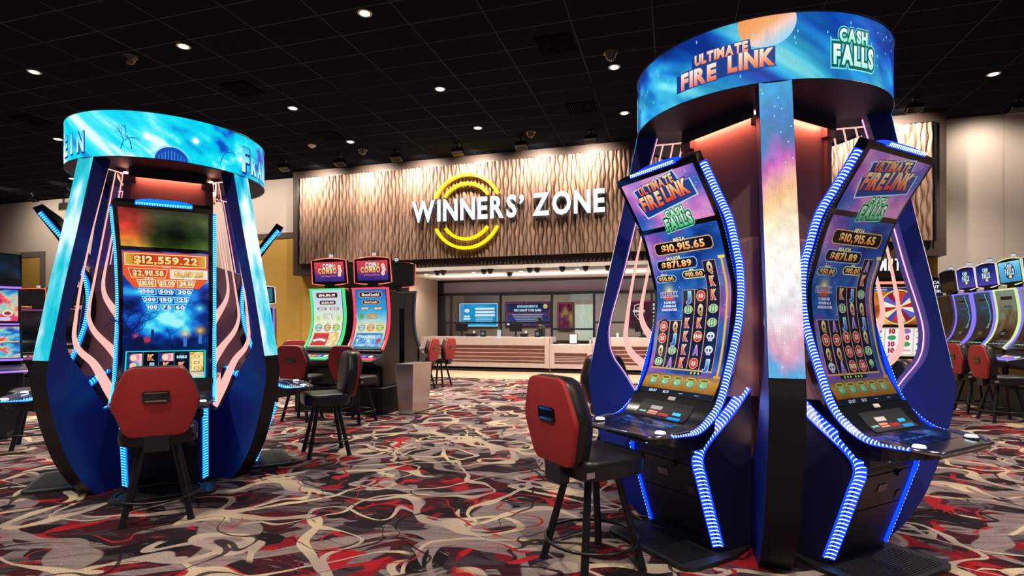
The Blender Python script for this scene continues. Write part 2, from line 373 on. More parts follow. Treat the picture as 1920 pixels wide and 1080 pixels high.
def carpet():
    q = N('swirl_carpet', .95, .1)
    p = q.map(q.pos, rot=(0, 0, R(-14)))
    flat = lambda v, sc, loc=(0,0,0), rz=0: q.map(v, loc=loc, rot=(0,0,rz), sc=sc)
    def warp(scale, amt, off, src=None):
        s_ = src or p; v = q.noise(q.map(s_, loc=(off, off*.7, 0)), scale, 1.2, .5, 'Color'); v = q.vmath('SUBTRACT', v, (.5,.5,.5)); return q.vmath('ADD', s_, q.vmath('SCALE', v, sc=amt))
    w1 = warp(1.2, .9, 3.1); w2 = warp(1.7, .75, 9.7); w3 = warp(.9, 1.3, 21.3)
    def cell(vec, sc, scale):
        vo = q.n('ShaderNodeTexVoronoi'); q.l(flat(vec, sc), vo.inputs['Vector']); vo.inputs['Scale'].default_value = scale
        s2 = q.n('ShaderNodeSeparateColor'); q.l(vo.outputs['Color'], s2.inputs[0]); return s2.outputs
    def iso(vec, scale, lvl, wd, seed, detail=.5, var=.5):
        v = q.noise(flat(vec, (1,1,0), (seed, seed*1.7, 0)), scale, detail); d = q.math('ABSOLUTE', q.math('SUBTRACT', v, lvl))
        k = q.step(q.noise(flat(p, (1,1,0), (seed*.3, 1, 0)), 2.2, 0), .3, .7, 1-var, 1+var); return q.step(q.math('DIVIDE', d, k), wd, wd*.88)
    def ring(vec, scale, rad, wd, seed, asp=1.3, rz=0):
        vo = q.n('ShaderNodeTexVoronoi'); q.l(flat(vec, (1,asp,0), (seed, -seed, 0), rz), vo.inputs['Vector']); vo.inputs['Scale'].default_value = scale; vo.inputs['Randomness'].default_value = .85
        s2 = q.n('ShaderNodeSeparateColor'); q.l(vo.outputs['Color'], s2.inputs[0])
        d0 = vo.outputs['Distance']; d = q.math('ABSOLUTE', q.math('SUBTRACT', d0, q.math('MULTIPLY_ADD', s2.outputs[1], .2, rad))); return q.step(d, wd, wd*.85), s2.outputs[2], d0
    mask = lambda scale, lo, seed: q.step(q.noise(flat(p, (1,1,0), (seed, seed, 0)), scale, 1), lo, lo+.03)
    # dark ground: patches drawn out along the swirl, two sizes
    c1 = cell(w1, (1.3, 2.9, 0), 1.5); c2 = cell(w2, (2.4, 4.6, 0), 1.6)
    base = q.ramp(c1[0], [(0,'#2a1e24'),(.17,'#4e1a27'),(.33,'#2e282d'),(.47,'#66585f'),(.56,'#45202b'),(.68,'#463c42'),(.78,'#8b7b7f'),(.95,'#2a2126')])
    small = q.ramp(c2[0], [(0,'#1e181c'),(.22,'#5e1c2a'),(.38,'#96878a'),(.6,'#2d2329'),(.8,'#4a4046')])
    base = q.mix(q.step(c2[1], .58, .585), base, small)
    st = q.noise(flat(w1, (1.2, 8, 0), rz=.3), 3.0, 4, .65); base = q.mix(q.step(st, .50, .60, 0, .8), base, '#281f24')
    # brushed pale streaks and red brush strokes
    s2 = q.noise(flat(w2, (1.4, 9, 0), (7,0,0), rz=-.5), 2.6, 4, .65); base = q.mix(q.math('MULTIPLY', q.step(s2, .60, .66, 0, .85), mask(1.6, .46, 2.0)), base, '#988a8c')
    red = q.math('MULTIPLY', q.math('MAXIMUM', iso(w2, 1.5, .47, .024, 5.0, 1.5, .8), iso(w1, 1.15, .56, .018, 14.0, 1.5, .8)), mask(2.1, .49, 0))
    s3 = q.noise(flat(w2, (1.3, 5, 0), (19,3,0), rz=.2), 1.9, 2, .6); red = q.math('MAXIMUM', red, q.step(s3, .685, .70))
    base = q.mix(red, base, q.mix(mask(3.0, .5, 11), '#b8242f', '#8c1e2c'))
    # broad taupe ribbons, loops and discs
    g1, k1, d1 = ring(w1, 1.15, .20, .075, 2.0, 1.3, .3); g3, k3, d3 = ring(w3, .9, .24, .06, 8.0, 1.5, -.5)
    taupe = q.math('MULTIPLY', iso(w3, .95, .5, .032, 40.0), mask(1.3, .37, 4)); taupe = q.math('MAXIMUM', taupe, q.math('MULTIPLY', g1, q.step(k1, .40, .41))); taupe = q.math('MAXIMUM', taupe, q.math('MULTIPLY', g3, q.step(k3, .46, .47)))
    taupe = q.math('MAXIMUM', taupe, q.math('MULTIPLY', q.step(d1, .12, .115), q.step(k1, .70, .71)))
    base = q.mix(q.math('MULTIPLY', taupe, .9), base, q.mix(q.step(st, .42, .6), '#a99896', '#8d7e81'))
    # cream ribbons winding over everything
    g2, k2, _ = ring(w2, 1.35, .19, .030, 7.0, 1.2, .7); g4, k4, _ = ring(w1, 1.05, .24, .026, 17.0, 1.4, -.2)
    cream = q.math('MAXIMUM', iso(w2, 1.05, .52, .0135, 71.0), iso(w3, 1.25, .46, .0135, 55.0)); cream = q.math('MULTIPLY', cream, mask(1.2, .36, 6))
    cream = q.math('MAXIMUM', cream, q.math('MULTIPLY', g2, q.step(k2, .45, .46))); cream = q.math('MAXIMUM', cream, q.math('MULTIPLY', g4, q.step(k4, .5, .51)))
    cream = q.math('MAXIMUM', cream, q.math('MULTIPLY', iso(w1, .8, .5, .012, 33.0), mask(1.0, .45, 9)))
    base = q.mix(q.math('MULTIPLY', cream, .95), base, q.mix(q.step(q.noise(p, 1.7, 1), .35, .65), '#b9a8a2', '#ead6b4'))
    base = q.mix(q.math('MULTIPLY', iso(w1, 1.4, .5, .006, 90.0, 1.5), .9), base, '#2a161c'); base = q.mix(q.math('MULTIPLY', iso(w2, 1.2, .44, .006, 120.0, 1.5), mask(1.5, .5, 3)), base, '#c02a34')
    gr = q.noise(q.pos, 210, 2, .6); base = q.mix(1.0, base, q.ramp(gr, [(.3,'#6c6c6c'),(.7,'#ffffff')], 'LINEAR'), 'MULTIPLY')
    q.color(base); q.bump(gr, .25, .004); return q.m

def wall_paint(name, col, rough=.7):
    q = N(name, rough, .25); n = q.noise(q.pos, 1.3, 3); q.color(q.mix(n, col, tuple_hex(col, .93))); q.bump(q.noise(q.pos, 160, 2), .06, .002); return q.m
def tuple_hex(c, k):
    c = c.lstrip('#'); return '#' + ''.join('%02x' % min(255, int(int(c[i:i+2], 16)*k)) for i in (0,2,4))
def ceiling_mat():
    q = N('ceiling_tile', .9, 0); sp = q.n('ShaderNodeSeparateXYZ'); q.l(q.pos, sp.inputs[0])
    def ln(s, per, off, wd):
        v = q.math('PINGPONG', q.math('ADD', s, off), per/2); return q.step(v, wd, wd*.6)
    g = q.math('MAXIMUM', ln(sp.outputs[0], 1.22, .30+12.2, .013), ln(sp.outputs[1], .61, .16+6.1, .013))
    n = q.noise(q.pos, .35, 1); g = q.math('MULTIPLY', g, q.step(n, .35, .6, .3, 1))
    base = q.mix(q.noise(q.pos, 90, 2), '#17191f', '#1f2129'); q.color(q.mix(g, base, '#42424a')); return q.m
def stone_mat(name, c0, c1, sc=40):
    q = N(name, .35, .5); n = q.noise(q.pos, sc, 4, .7); q.color(q.ramp(n, [(.3, c0), (.55, c1), (.75, c0)], 'LINEAR')); return q.m
def plank_mat():
    q = N('counter_plank', .45, .4); v = q.map(q.pos, sc=(.6, 1, 7)); n = q.noise(v, 3, 4, .6); q.color(q.ramp(n, [(.3,'#6a4440'),(.5,'#946460'),(.7,'#7a5250')], 'LINEAR')); return q.m
def tile_mat():
    q = N('floor_tile', .3, .5); b = q.n('ShaderNodeTexBrick'); q.l(q.pos, b.inputs['Vector']); b.inputs['Scale'].default_value = 1.2; b.inputs['Mortar Size'].default_value = .006
    b.inputs['Color1'].default_value = (*lin('#c9b195'), 1); b.inputs['Color2'].default_value = (*lin('#b99f86'), 1); b.inputs['Mortar'].default_value = (*lin('#8f7c6a'), 1); q.color(b.outputs[0]); return q.m
def slat_mat():
    q = N('wavy_wood', .42, .45); n = q.noise(q.map(q.pos, sc=(9, 1, .7)), 1.6, 3, .6); q.color(q.ramp(n, [(.3,'#5a443a'),(.55,'#957a6a'),(.75,'#684f44')], 'LINEAR')); return q.m
CREAM = wall_paint('cream_paint', '#cabfb6'); YEL = wall_paint('ochre_paint', '#c09a4a'); BROWN = wall_paint('brown_frame', '#4a3e38', .5)
TAUPE = wall_paint('taupe_paint', '#a39384'); WHITE = wall_paint('recess_white', '#d8d0ca'); TRIM = wall_paint('trim_brown', '#5a4b44', .5)
FRAMEM = M('frame_dark', '#14161c', .35); LILAC = wall_paint('lilac_panel', '#8d8496', .45)

def struct(name, b, mats, **kw): return tag(b.obj(name, mats, **kw), kind='structure')
XL, XR, XRL, XRR = -11.2, 5.76, -7.77, 1.62   # feature wall and recess ends
YF, YB, YW = 14.2, 17.4, 14.8
struct('floor', B().add([(-26,-7,0),(16,-7,0),(16,13.8,0),(-26,13.8,0)], [(0,1,2,3)]), carpet())
struct('floor_tile_strip', B().add([(-26,13.8,0),(16,13.8,0),(16,20.6,0),(-26,20.6,0)], [(0,1,2,3)]), tile_mat())
struct('ceiling', B().add([(-26,-7,CEIL),(16,-7,CEIL),(16,YW+.2,CEIL),(-26,YW+.2,CEIL)], [(0,1,2,3)]), ceiling_mat())
struct('wall_back', B().box(((-26+XL)/2, YW+.1, CEIL/2), (26+XL, .2, CEIL)), CREAM)
struct('wall_right', B().box(((16+XR)/2, YW+.1, CEIL/2), (16-XR, .2, CEIL)), CREAM)
struct('wall_feature', B().box(((XL+XR)/2, (YF+YW+.2)/2+.02, (2.95+CEIL)/2), (XR-XL, YW+.2-YF-.04, CEIL-2.95)), BROWN)
struct('wall_left_ochre', B().box(((XL+XRL)/2, YW, 1.475), (XRL-XL, .3, 2.95)), YEL)
struct('wall_right_ochre', B().box(((XR+XRR)/2, YW, 1.475), (XR-XRR, .3, 2.95)), YEL)
# ochre panels with brown bands on the cream back wall
pl = at_y(-200, 473, YW)[0]; pr = at_y(78, 473, YW)[0]
struct('trim_1', B().box((pr+.1, YW-.02, 2.1), (.22, .08, 4.2)).box(((pl+pr)/2, YW-.02, 4.1), (pr-pl, .08, .2)), M('trim_grey', '#6b6460', .5))
struct('wall_ochre_panel', B().box(((pl+pr)/2, YW-.01, 2.0), (pr-pl, .04, 4.0)), YEL)
struct('wall_ochre_side', B().box((-12.6, YW-.01, 2.1), (2.78, .04, 4.2)), YEL)
struct('trim_2', B().box((-12.6, YW-.02, 4.29), (2.78, .08, .18)), TRIM)
struct('trim_3', B().box((13.2, YW-.01, .06), (4, .06, .12)), TRIM)
struct('trim_4', B().box((XR+1.3, YW-.004, 3.06), (.012, .02, 6.1)), M('wall_joint', '#b9ac9d', .7))
# recess behind the counter
OL, OR = -9.9, 3.4   # the office behind the counter is wider than the recess
struct('wall_recess_left', B().box((XRL-.1, (YW+.15+YB+.2)/2, 1.475), (.2, YB+.05-YW, 2.95)), TAUPE)
struct('wall_recess_right', B().box((XRR+.1, (YW+.15+YB+.2)/2, 1.475), (.2, YB+.05-YW, 2.95)), TAUPE)
OFFW = M('office_wall', '#8a8078', .7)
struct('wall_office_back', B().box(((OL+OR)/2, 20.5, 1.475), (OR-OL, .2, 2.95)), OFFW)
struct('wall_office_left', B().box((OL-.1, 19.05, 1.475), (.2, 2.9, 2.95)).box(((OL+XRL-.2)/2, YB+.1, 1.475), (XRL-.2-OL, .2, 2.95)), OFFW)
struct('wall_office_right', B().box((OR+.1, 19.05, 1.475), (.2, 2.9, 2.95)).box(((OR+XRR+.2)/2, YB+.1, 1.475), (OR-XRR-.2, .2, 2.95)), OFFW)
struct('ceiling_recess', B().box(((XRL+XRR)/2, (YF+YB)/2+.1, 3.0), (XRR-XRL, YB+.2-YF, .1)), WHITE)
struct('ceiling_office', B().box(((OL+OR)/2, 19.1, 3.0), (OR-OL, 3.0, .1)), WHITE)
struct('wall_bulkhead', B().box(((XRL+XRR)/2, YB+.1, 2.69), (XRR-XRL, .2, .36)), LILAC)
struct('trim_5', B().box(((XRL+XRR)/2, YB+.08, 2.91), (XRR-XRL, .26, .08)).box(((XRL+XRR)/2, YB+.08, 2.46), (XRR-XRL, .26, .09)).box((at_y(826,600,YB)[0], YB+.08, 1.48), (.26, .26, 2.95)), FRAMEM)

# wavy wood relief on the feature wall
def wavy():
    x0, x1, z0, z1 = -10.9, 5.48, 3.28, 5.87; per = .108; nr = int((x1-x0)/per); per = (x1-x0)/nr; nz = 60; m = 8
    rnd = np.random.RandomState(3); Z = np.linspace(z0, z1, nz+1); pz = rnd.uniform(-.5, .5, nr+2)
    bd = [x0 + n*per + (0 if n in (0, nr) else 1)*((.022)*np.sin(2*PI*Z/.54 + PI*n + pz[n]) + .010*np.sin(2*PI*Z/1.3 + 5*pz[n])) for n in range(nr+1)]
    b = B(); t = np.linspace(0, 1, m+1); prof = np.array([0, .55, .82, .97, 1, .93, .76, .45, 0])
    for n in range(nr):
        X = bd[n][:,None]*(1-t) + bd[n+1][:,None]*t; Y = np.tile(14.185 - .080*prof, (nz+1, 1)); ZZ = np.tile(Z[:,None], (1, m+1))
        b.add(np.stack([X.ravel(), Y.ravel(), ZZ.ravel()], -1).tolist(), [(j*(m+1)+i, j*(m+1)+i+1, (j+1)*(m+1)+i+1, (j+1)*(m+1)+i) for j in range(nz) for i in range(m)])
    o = b.obj('wavy_wall_panel', slat_mat(), smooth=80)
    tag(o, 'wide wavy-ribbed wood relief panel behind the lit sign', 'wall panel')
wavy()
# thin dark gap line along the top of the panel and a slim border trim
struct('trim_6', B().box((-2.71, 14.185, 5.885), (16.5, .04, .025)).box((5.52, 14.17, 4.575), (.03, .06, 2.62)).box((-10.94, 14.17, 4.575), (.03, .06, 2.62)), FRAMEM)

# ------------------------------------------------------------------ lit sign
def sign():
    t = thing('wall_sign', 'lit white sign reading WINNERS ZONE with four yellow arcs', 'sign', (-4.46, 14.0, 4.55))
    face = emis('sign_white', '#eef6ff', 1.25); arcm = M('arc_yellow', '#f0c800', .4, emit='#ffd000', es=.55); side = M('letter_side', '#2c3e4c', .4, emit='#3d6f86', es=.25)
    xs = [(771,388),(1132,376)]
    xl = at_y(772, 388, 14.0)[0]; xr = at_y(1132, 380, 14.0)[0]
    zt = lambda px, py: at_y(px, py, 14.0)[2]
    base = zt(900, 409); cap = zt(900, 371) - base
    v, f, tw = layout("WINNERS' ZONE", .035, .17); sx = (xr - xl) / tw
    x = 0
    for ch in "WINNERS\u2019 ZONE":
        if ch == ' ': x += .38; continue
        g, gf = glyph(',' if ch == '\u2019' else ch, .035); g = g / CAPH; g = g + np.array([0, .80 if ch == '\u2019' else 0]); g = g - np.array([g[:,0].min(), 0]); wd = g[:,0].max()
        vs = [((q[0]+x)*sx + xl + 4.46, 0, q[1]*cap + base - 4.55) for q in g]; b = B(); n = len(vs)
        b.add(vs, gf); b.mi = 1
        ed = {}
        for tri in gf:
            for i in range(3): e = (tri[i], tri[(i+1)%3]); k = tuple(sorted(e)); ed[k] = ed.get(k, 0) + 1
        bd = [e for e, c in ed.items() if c == 1]
        vb = [p for e in bd for p in (vs[e[0]], vs[e[1]], (vs[e[1]][0], .07, vs[e[1]][2]), (vs[e[0]][0], .07, vs[e[0]][2]))]
        b.add(vb, [(4*i, 4*i+1, 4*i+2, 4*i+3) for i in range(len(bd))])
        b.obj('letter', [face, side], t); x += wd + .17
    cx = at_y(874, 396, 14.0)[0] + 4.46; cz = zt(874, 396) - 4.55; ro = (at_y(937,396,14.0)[0]-at_y(811,396,14.0)[0])/2; ro *= 1.02
    for r_, lim in ((ro, .42), (ro-.245, .60)):
        for up in (1, -1):
            a0 = math.asin(min(.95, .42*ro/r_)) if up > 0 else math.asin(min(.95, .44*ro/r_)); pts = []
            rings = []
            for k in range(33):
                a = a0 + (PI - 2*a0)*k/32; c, s_ = math.cos(a), math.sin(a)*up; q = r_ + .04; p = r_ - .04
                rings.append([(cx+q*c, -.02, cz+q*s_), (cx+p*c, -.02, cz+p*s_), (cx+p*c, .07, cz+p*s_), (cx+q*c, .07, cz+q*s_)])
            B().band(rings).obj('arc', arcm, t)
    # back glow of the letters on the panel
sign()

# ------------------------------------------------------------------ counter
STONE = stone_mat('counter_stone', '#b2a4a2', '#d2c6c2'); PLANK = plank_mat(); STRIPE = M('stripe_pale', '#d5c8c4', .5)
def counter(name, label, x0, x1, top, y0=16.0, y1=17.0, toe=True):
    t = thing(name, label, 'counter', ((x0+x1)/2, y0, 0)); c = (x0+x1)/2; W = x1-x0
    B().box((0, (y1-y0)/2, top-.125), (W, y1-y0, .25)).obj('countertop', STONE, t, bevel=.008)
    B().box((0, .35, (top+.05)/2-.1), (W-.02, .6, top-.3)).obj('front_panel', PLANK, t)
    zs = np.linspace(.34, top-.36, 4)
    for z in zs: B().box((0, .04, z), (W-.1, .03, .016)).obj('stripe', STRIPE, t)
    B().box((0, .02, .20), (W, .06, .13)).obj('base_band', STONE, t)
    B().box((0, .10, .065), (W-.06, .1, .13)).obj('toe_kick', M('toe_dark', '#1d1718', .5), t)
    for s_ in (-1, 1): B().box((s_*(W/2-.07), .015, (top+.13)/2), (.14, .07, top-.13)).obj('pilaster', STONE, t)
    return t
cx1 = at_y(1030, 640, 16.0)[0]; cx2 = at_y(1111, 640, 16.0)[0]
counter('service_counter', 'long stone-topped service counter with striped wood front, left of the low section', XRL+.02, cx1, 1.055)
counter('service_counter', 'lowered middle section of the service counter with a wood front', cx1+.01, cx2-.01, .84)
counter('service_counter', 'right section of the service counter seen through the near kiosk fin opening', cx2, XRR-.02, 1.055)

# glass partition over the counter
GLASS = bpy.data.materials.new('partition_glass'); GLASS.use_nodes = True
_t = GLASS.node_tree; _t.nodes.remove(_t.nodes['Principled BSDF']); _tr = _t.nodes.new('ShaderNodeBsdfTransparent'); _gl = _t.nodes.new('ShaderNodeBsdfGlossy'); _mx = _t.nodes.new('ShaderNodeMixShader')
_gl.inputs['Roughness'].default_value = .02; _tr.inputs[0].default_value = (.93,.96,.97,1)
_fr = _t.nodes.new('ShaderNodeFresnel'); _fr.inputs[0].default_value = 1.5; _ad = _t.nodes.new('ShaderNodeMath'); _ad.operation = 'MULTIPLY'; _ad.inputs[1].default_value = 1.6
_t.links.new(_fr.outputs[0], _ad.inputs[0]); _t.links.new(_ad.outputs[0], _mx.inputs[0]); _t.links.new(_tr.outputs[0], _mx.inputs[1]); _t.links.new(_gl.outputs[0], _mx.inputs[2]); _t.links.new(_mx.outputs[0], _t.nodes['Material Output'].inputs[0])
YG = 17.25
def partition():
    t = thing('glass_partition', 'dark-framed glass partition above the service counter', 'partition', (-3, YG, 1.04))
    px = [XRL+.3] + [at_y(x, 600, YG)[0] for x in (833, 846, 939, 1035, 1114, 1222, 1330)] + [XRR-.05]
    zr = at_y(900, 605, YG)[2]; zl = at_y(1075, 617, YG)[2]; base = [1.04]*9; base[5] = .84; base[4] = .84
    for i, x in enumerate(px[1:-1]): B().box((x+3, 0, (2.44+base[i+1])/2-1.04), (.07, .08, 2.44-base[i+1])).obj('post', FRAMEM, t)
    for i in range(len(px)-1):
        a, b_ = px[i], px[i+1]; z = zl if i == 4 else zr; lo = .84 if i == 4 else 1.04
        if b_-a < .1: continue
        B().box(((a+b_)/2+3, 0, z-1.04), (b_-a, .06, .06)).obj('rail', FRAMEM, t)
        B().box(((a+b_)/2+3, .0, (z+2.42)/2-1.04), (b_-a-.04, .012, 2.42-z)).obj('glass_pane', GLASS, t)
partition()
# ------------------------------------------------------------------ curved slot machine (kiosk type); local frame: front faces -Y, y = -(r - R0)
R0 = .75
def P3(s, r, z): return (s, -(r - R0), z)
SCR_PTS = [(.79,.945),(.70,1.115),(.645,1.35),(.62,1.6),(.657,1.77),(.757,2.05),(.955,2.36)]
def surf(pts, n=24):
    c = np.array(catmull(pts, n)); d = np.r_[0, np.cumsum(np.hypot(*np.diff(c, axis=0).T))]
    g = np.gradient(c, axis=0); g /= np.hypot(g[:,0], g[:,1])[:,None]
    return c, d, g            # points, arc length, tangents
def surf_fn(S, off=0):
    c, d, g = S
    def fn(u, v, h):
        r = np.interp(v, d, c[:,0]); z = np.interp(v, d, c[:,1]); tr = np.interp(v, d, g[:,0]); tz = np.interp(v, d, g[:,1]); hh = h + off
        r2 = r + tz*hh; z2 = z - tr*hh
        return np.stack([u, -(r2 - R0), z2], -1)
    return fn
SSCR = surf(SCR_PTS)
V_SPLIT = float(np.interp(2.045, SSCR[0][:,1], SSCR[1])); V_TOP = SSCR[1][-1]
SCR_FN = surf_fn(SSCR, .006)
def strip(path, s0, s1, th, off=0.0, taper=0, chamfer=1):
    """box section swept along an (r, z) path: outer face s1, front face on the path"""
    c, d, g = surf(path, 10); rings = []
    T0 = th
    for (r, z), (tr, tz), dd in zip(c, g, d):
        th = T0 if not taper else T0*min(1, .35 + .65*dd/taper)
        f = (r + tz*off, z - tr*off); k = (r + tz*(off-th), z - tr*(off-th))
        m_ = (r + tz*(off-th*.22), z - tr*(off-th*.22))
        rings.append([P3(s0, *f), P3(s0+(s1-s0)*.22, *f), P3(s1, *m_), P3(s1, *k), P3(s0, *k)] if chamfer < 1 else [P3(s0, *f), P3(s0+(s1-s0)*.12, *f), P3(s1, r + tz*(off-th*.88), z - tr*(off-th*.88)), P3(s1, *k), P3(s0, *k)])
    return rings
def hooks(b, path, s0, s1, th, step=.021, off=0.0, taper=0):
    """bright hook-shaped light marks on the slanted face of a strip"""
    c, d, g = surf(path, 10); L = d[-1]; k = int(L/step); w_ = .0030; W = s1 - s0
    for i in range(k):
        v = (i+.5)*L/k; r, z = np.interp(v, d, c[:,0]), np.interp(v, d, c[:,1]); tr, tz = np.interp(v, d, g[:,0]), np.interp(v, d, g[:,1]); n = np.hypot(tr, tz); tr /= n; tz /= n
        t_ = th if not taper else th*min(1, .35 + .65*v/taper)
        def pt(a, e):   # a along the path, e across the slanted face
            f = -.002 + t_*.88*max(0, (e-.12)/.88); rr = r + tr*a + tz*(off-f); zz = z + tz*a - tr*(off-f); return P3(s0 + W*e + math.copysign(.002, W), rr, zz)
        arc = [(.16, .0), (.5, .0015), (.76, -.001), (.9, -.006), (.92, -.013)]; vs = []
        for e, a in arc: vs += [pt(a+w_, e), pt(a-w_, e)]
        b.add(vs, [(2*j, 2*j+1, 2*j+3, 2*j+2) for j in range(len(arc)-1)])
LED_PTS = [(1.165,.779),(1.08,.783),(.965,.795),(.86,.862),(.775,.965),(.715,1.12),(.66,1.28),(.618,1.435),(.60,1.6),(.612,1.76),(.635,1.84),(.70,2.03),(.79,2.16),(.925,2.345)]
LOW_PTS = [(.725,.06),(.80,.28),(.868,.49),(.895,.565),(.898,.625),(.872,.685),(.80,.752),(.63,.88),(.47,1.03)]
def kiosk_machine(name, label, cat, group, guide, hook, main_art, top_art, panel_art):
    t = thing(name, label, cat, group=group)
    # foot plate with ribbed tread
    b = B(); b.prism(rounded([(-.30,.42),(.30,.42),(.37,.66),(.375,1.0),(.33,1.055),(-.33,1.055),(-.375,1.0),(-.37,.66)], .03), lambda s, r, z: P3(s, r, z), 0, .026)
    for i in range(17): b.box(P3(0, .76+.016*i, .028), (.60, .007, .008))
    b.obj('foot_plate', M('rubber_plate', '#1c1d20', .55), t)
    # lower cabinet
    b = B(); b.prism([(.42,.026),(.705,.026),(.79,.28),(.862,.50),(.885,.58),(.875,.66),(.80,.72),(.62,.86),(.46,1.0),(.42,1.0)], lambda r, z, s: P3(s, r, z), -.30, .30)
    b.obj('cabinet', M('cabinet_blue_spill', '#171b34', .4), t, bevel=.006)  # black cabinet with the strips' blue spill put into its colour
    def fr(z): return np.interp(z, [.026,.28,.50,.58], [.705,.79,.862,.885])
    b = B()
    for z0, z1 in ((.10,.345),(.352,.56)):   # two doors with a seam between
        b.prism([(fr(z0)-.01,z0),(fr(z0)+.006,z0),(fr(z1)+.006,z1),(fr(z1)-.01,z1)], lambda r, z, s: P3(s, r, z), -.25, .25)
    b.obj('cabinet_door', M('cabinet_door', '#1b1f30', .42), t, bevel=.003)  # door colour carries the same blue spill
    def plate(nm, s, z, w_, hh, m):
        q = B(); q.prism([(fr(z-hh/2)+.007, z-hh/2), (fr(z-hh/2)+.0095, z-hh/2), (fr(z+hh/2)+.0095, z+hh/2), (fr(z+hh/2)+.007, z+hh/2)], lambda r, zz, a: P3(a, r, zz), s-w_/2, s+w_/2); return q.obj(nm, m, t)
    plate('label_plate', -.02, .47, .085, .045, GREYL); plate('label_plate', .19, .40, .05, .045, M('label_dim', '#4a4850', .5))
    b = B(); b.tube([P3(.10, fr(.55)+.004, .55), P3(.10, fr(.55)+.02, .545)], .02, 14); b.obj('lock', CHROME if False else M('lock_metal', '#3a3a42', .3, .9), t)
    # side light strips of the lower cabinet, upper light strips beside the screen
    for sg in (-1, 1):
        b = B(); b.band(strip(LOW_PTS, sg*.268, sg*.316, .05, .012)); b.mi = 1; hooks(b, LOW_PTS, sg*.268, sg*.316, .05, .025, .012)
        b.obj('lower_led_strip', [guide, hook], t)
        b = B(); b.band(strip(LED_PTS, sg*.344, sg*.376, .036, .012, .35)); b.mi = 1; hooks(b, LED_PTS, sg*.344, sg*.376, .036, .019, .012, .35)
        b.obj('side_led_strip', [guide, hook], t)
    # curved housing behind the screens
    c, d, g = SSCR; rings = []; 
    for i in range(0, len(c), 4):
        (r, z), (tr, tz) = c[i], g[i]; dp = .075
        if i+4 >= len(c): r, z = r + tr*.028, z + tz*.028
        if i == 0: r, z = r - tr*.02, z - tz*.02
        rings.append([P3(-.348, r, z), P3(.348, r, z), P3(.33, r - tz*dp, z + tr*dp), P3(-.33, r - tz*dp, z + tr*dp)])
    b = B(); b.band(rings); b.obj('screen_housing', GLOSS, t, smooth=30)
    b = B(); b.prism([(.33,.95),(.72,.97),(.63,1.12),(.58,1.35),(.555,1.6),(.58,1.78),(.60,1.9),(.33,1.98)], lambda r, z, s: P3(s, r, z), -.30, .30); b.obj('back_housing', M('housing_pink_glow', '#8c6a66', .35), t, bevel=.01)  # pink glow reflected between the fins is put into this brown
    # crown light on the top edge
    tp = [(c[-1][0]+g[-1][0]*x, c[-1][1]+g[-1][1]*x) for x in (.012, .06)]; tr, tz = g[-1]
    b = B(); rings = []
    for k in range(9):
        s = -.20 + .40*k/8; e = .03*(1 - ((k-4)/4)**4*.7)
        f0 = (c[-1][0]+tr*.02, c[-1][1]+tz*.02); up = (f0[0]+tr*e, f0[1]+tz*e)
        rings.append([P3(s, f0[0]+tz*.012, f0[1]-tr*.012), P3(s, up[0]+tz*.004, up[1]-tr*.004), P3(s, up[0]-tz*.06, up[1]+tr*.06), P3(s, f0[0]-tz*.06, f0[1]+tr*.06)])
    b.band(rings); b.mi = 1
    for k in range(22):
        s = -.185 + .37*k/21
        q = [(-.004, .006), (-.004, .018), (.003, .024), (.009, .02)]; vs = []
        for a, e in q: vs += [P3(s+a, c[-1][0]+tr*(.02+e)+tz*.0155, c[-1][1]+tz*(.02+e)-tr*.0155), P3(s+a+.007, c[-1][0]+tr*(.02+e)+tz*.0155, c[-1][1]+tz*(.02+e)-tr*.0155)]
        b.add(vs, [(2*j, 2*j+1, 2*j+3, 2*j+2) for j in range(3)])
    b.obj('crown_light', [guide, hook], t)
    # screens
    cv = Canvas(SCR_FN, du=.06, dv=.03); main_art(cv); cv.obj('main_screen', SCR, t)
    cv = Canvas(SCR_FN, du=.06, dv=.03); top_art(cv); cv.obj('topper_screen', SCR, t)
    # control deck: rounded tongue with a thick lip
    def half(r): return .352 if r < 1.12 else .352 - .085*((r-1.12)/.14)**2.2
    prof_t = [(.80,.948),(.85,.885),(.90,.832),(.95,.806),(1.02,.796),(1.12,.786),(1.18,.78),(1.23,.775),(1.255,.770)]
    rings = []
    for r, z in prof_t:
        h = half(r); zb = np.interp(r, [.80,.90,1.0,1.15,1.26], [.78,.68,.685,.725,.745]); rings.append([P3(-h, r, z), P3(h, r, z), P3(h*.97, r, zb), P3(-h*.97, r, zb)])
    b = B(); b.band(rings); b.obj('control_deck', M('deck_black', '#15171d', .22, coat=.4), t, smooth=35)
    lip = [P3(s*half(r), r+.003, z) for s, pts in ((-1, [p for p in prof_t if p[0] > 1.0]), (1, [p for p in prof_t[::-1] if p[0] > 1.0])) for r, z in pts]
    b = B(); b.tube(lip, .012, 8); b.obj('chrome_lip', M('lip_chrome', '#9fa2b8', .12, .95), t, smooth=60)
    # bill panel on the sloped part, with its small lit slots
    def dk(s, r, h=0): z = np.interp(r, [p[0] for p in prof_t], [p[1] for p in prof_t]); return P3(s, r, z + h)
    b = B(); rr = np.linspace(.835, .935, 6); b.band([[dk(-.22, r, .001), dk(.22, r, .001), dk(.22, r, .006), dk(-.22, r, .006)] for r in rr]); b.obj('bill_panel', M('bill_panel', '#1d2027', .45), t)
    def slot(nm, s, r, w_, dr, m):
        q = B(); q.band([[dk(s-w_/2, x, .0065), dk(s+w_/2, x, .0065), dk(s+w_/2, x, .010), dk(s-w_/2, x, .010)] for x in (r-dr/2, r, r+dr/2)]); return q.obj(nm, m, t)
    slot('card_slot', -.165, .90, .06, .008, emis('slot_teal', '#8fd6cc', .9, 'NONE')); slot('info_label', -.065, .872, .10, .018, WHITEP)
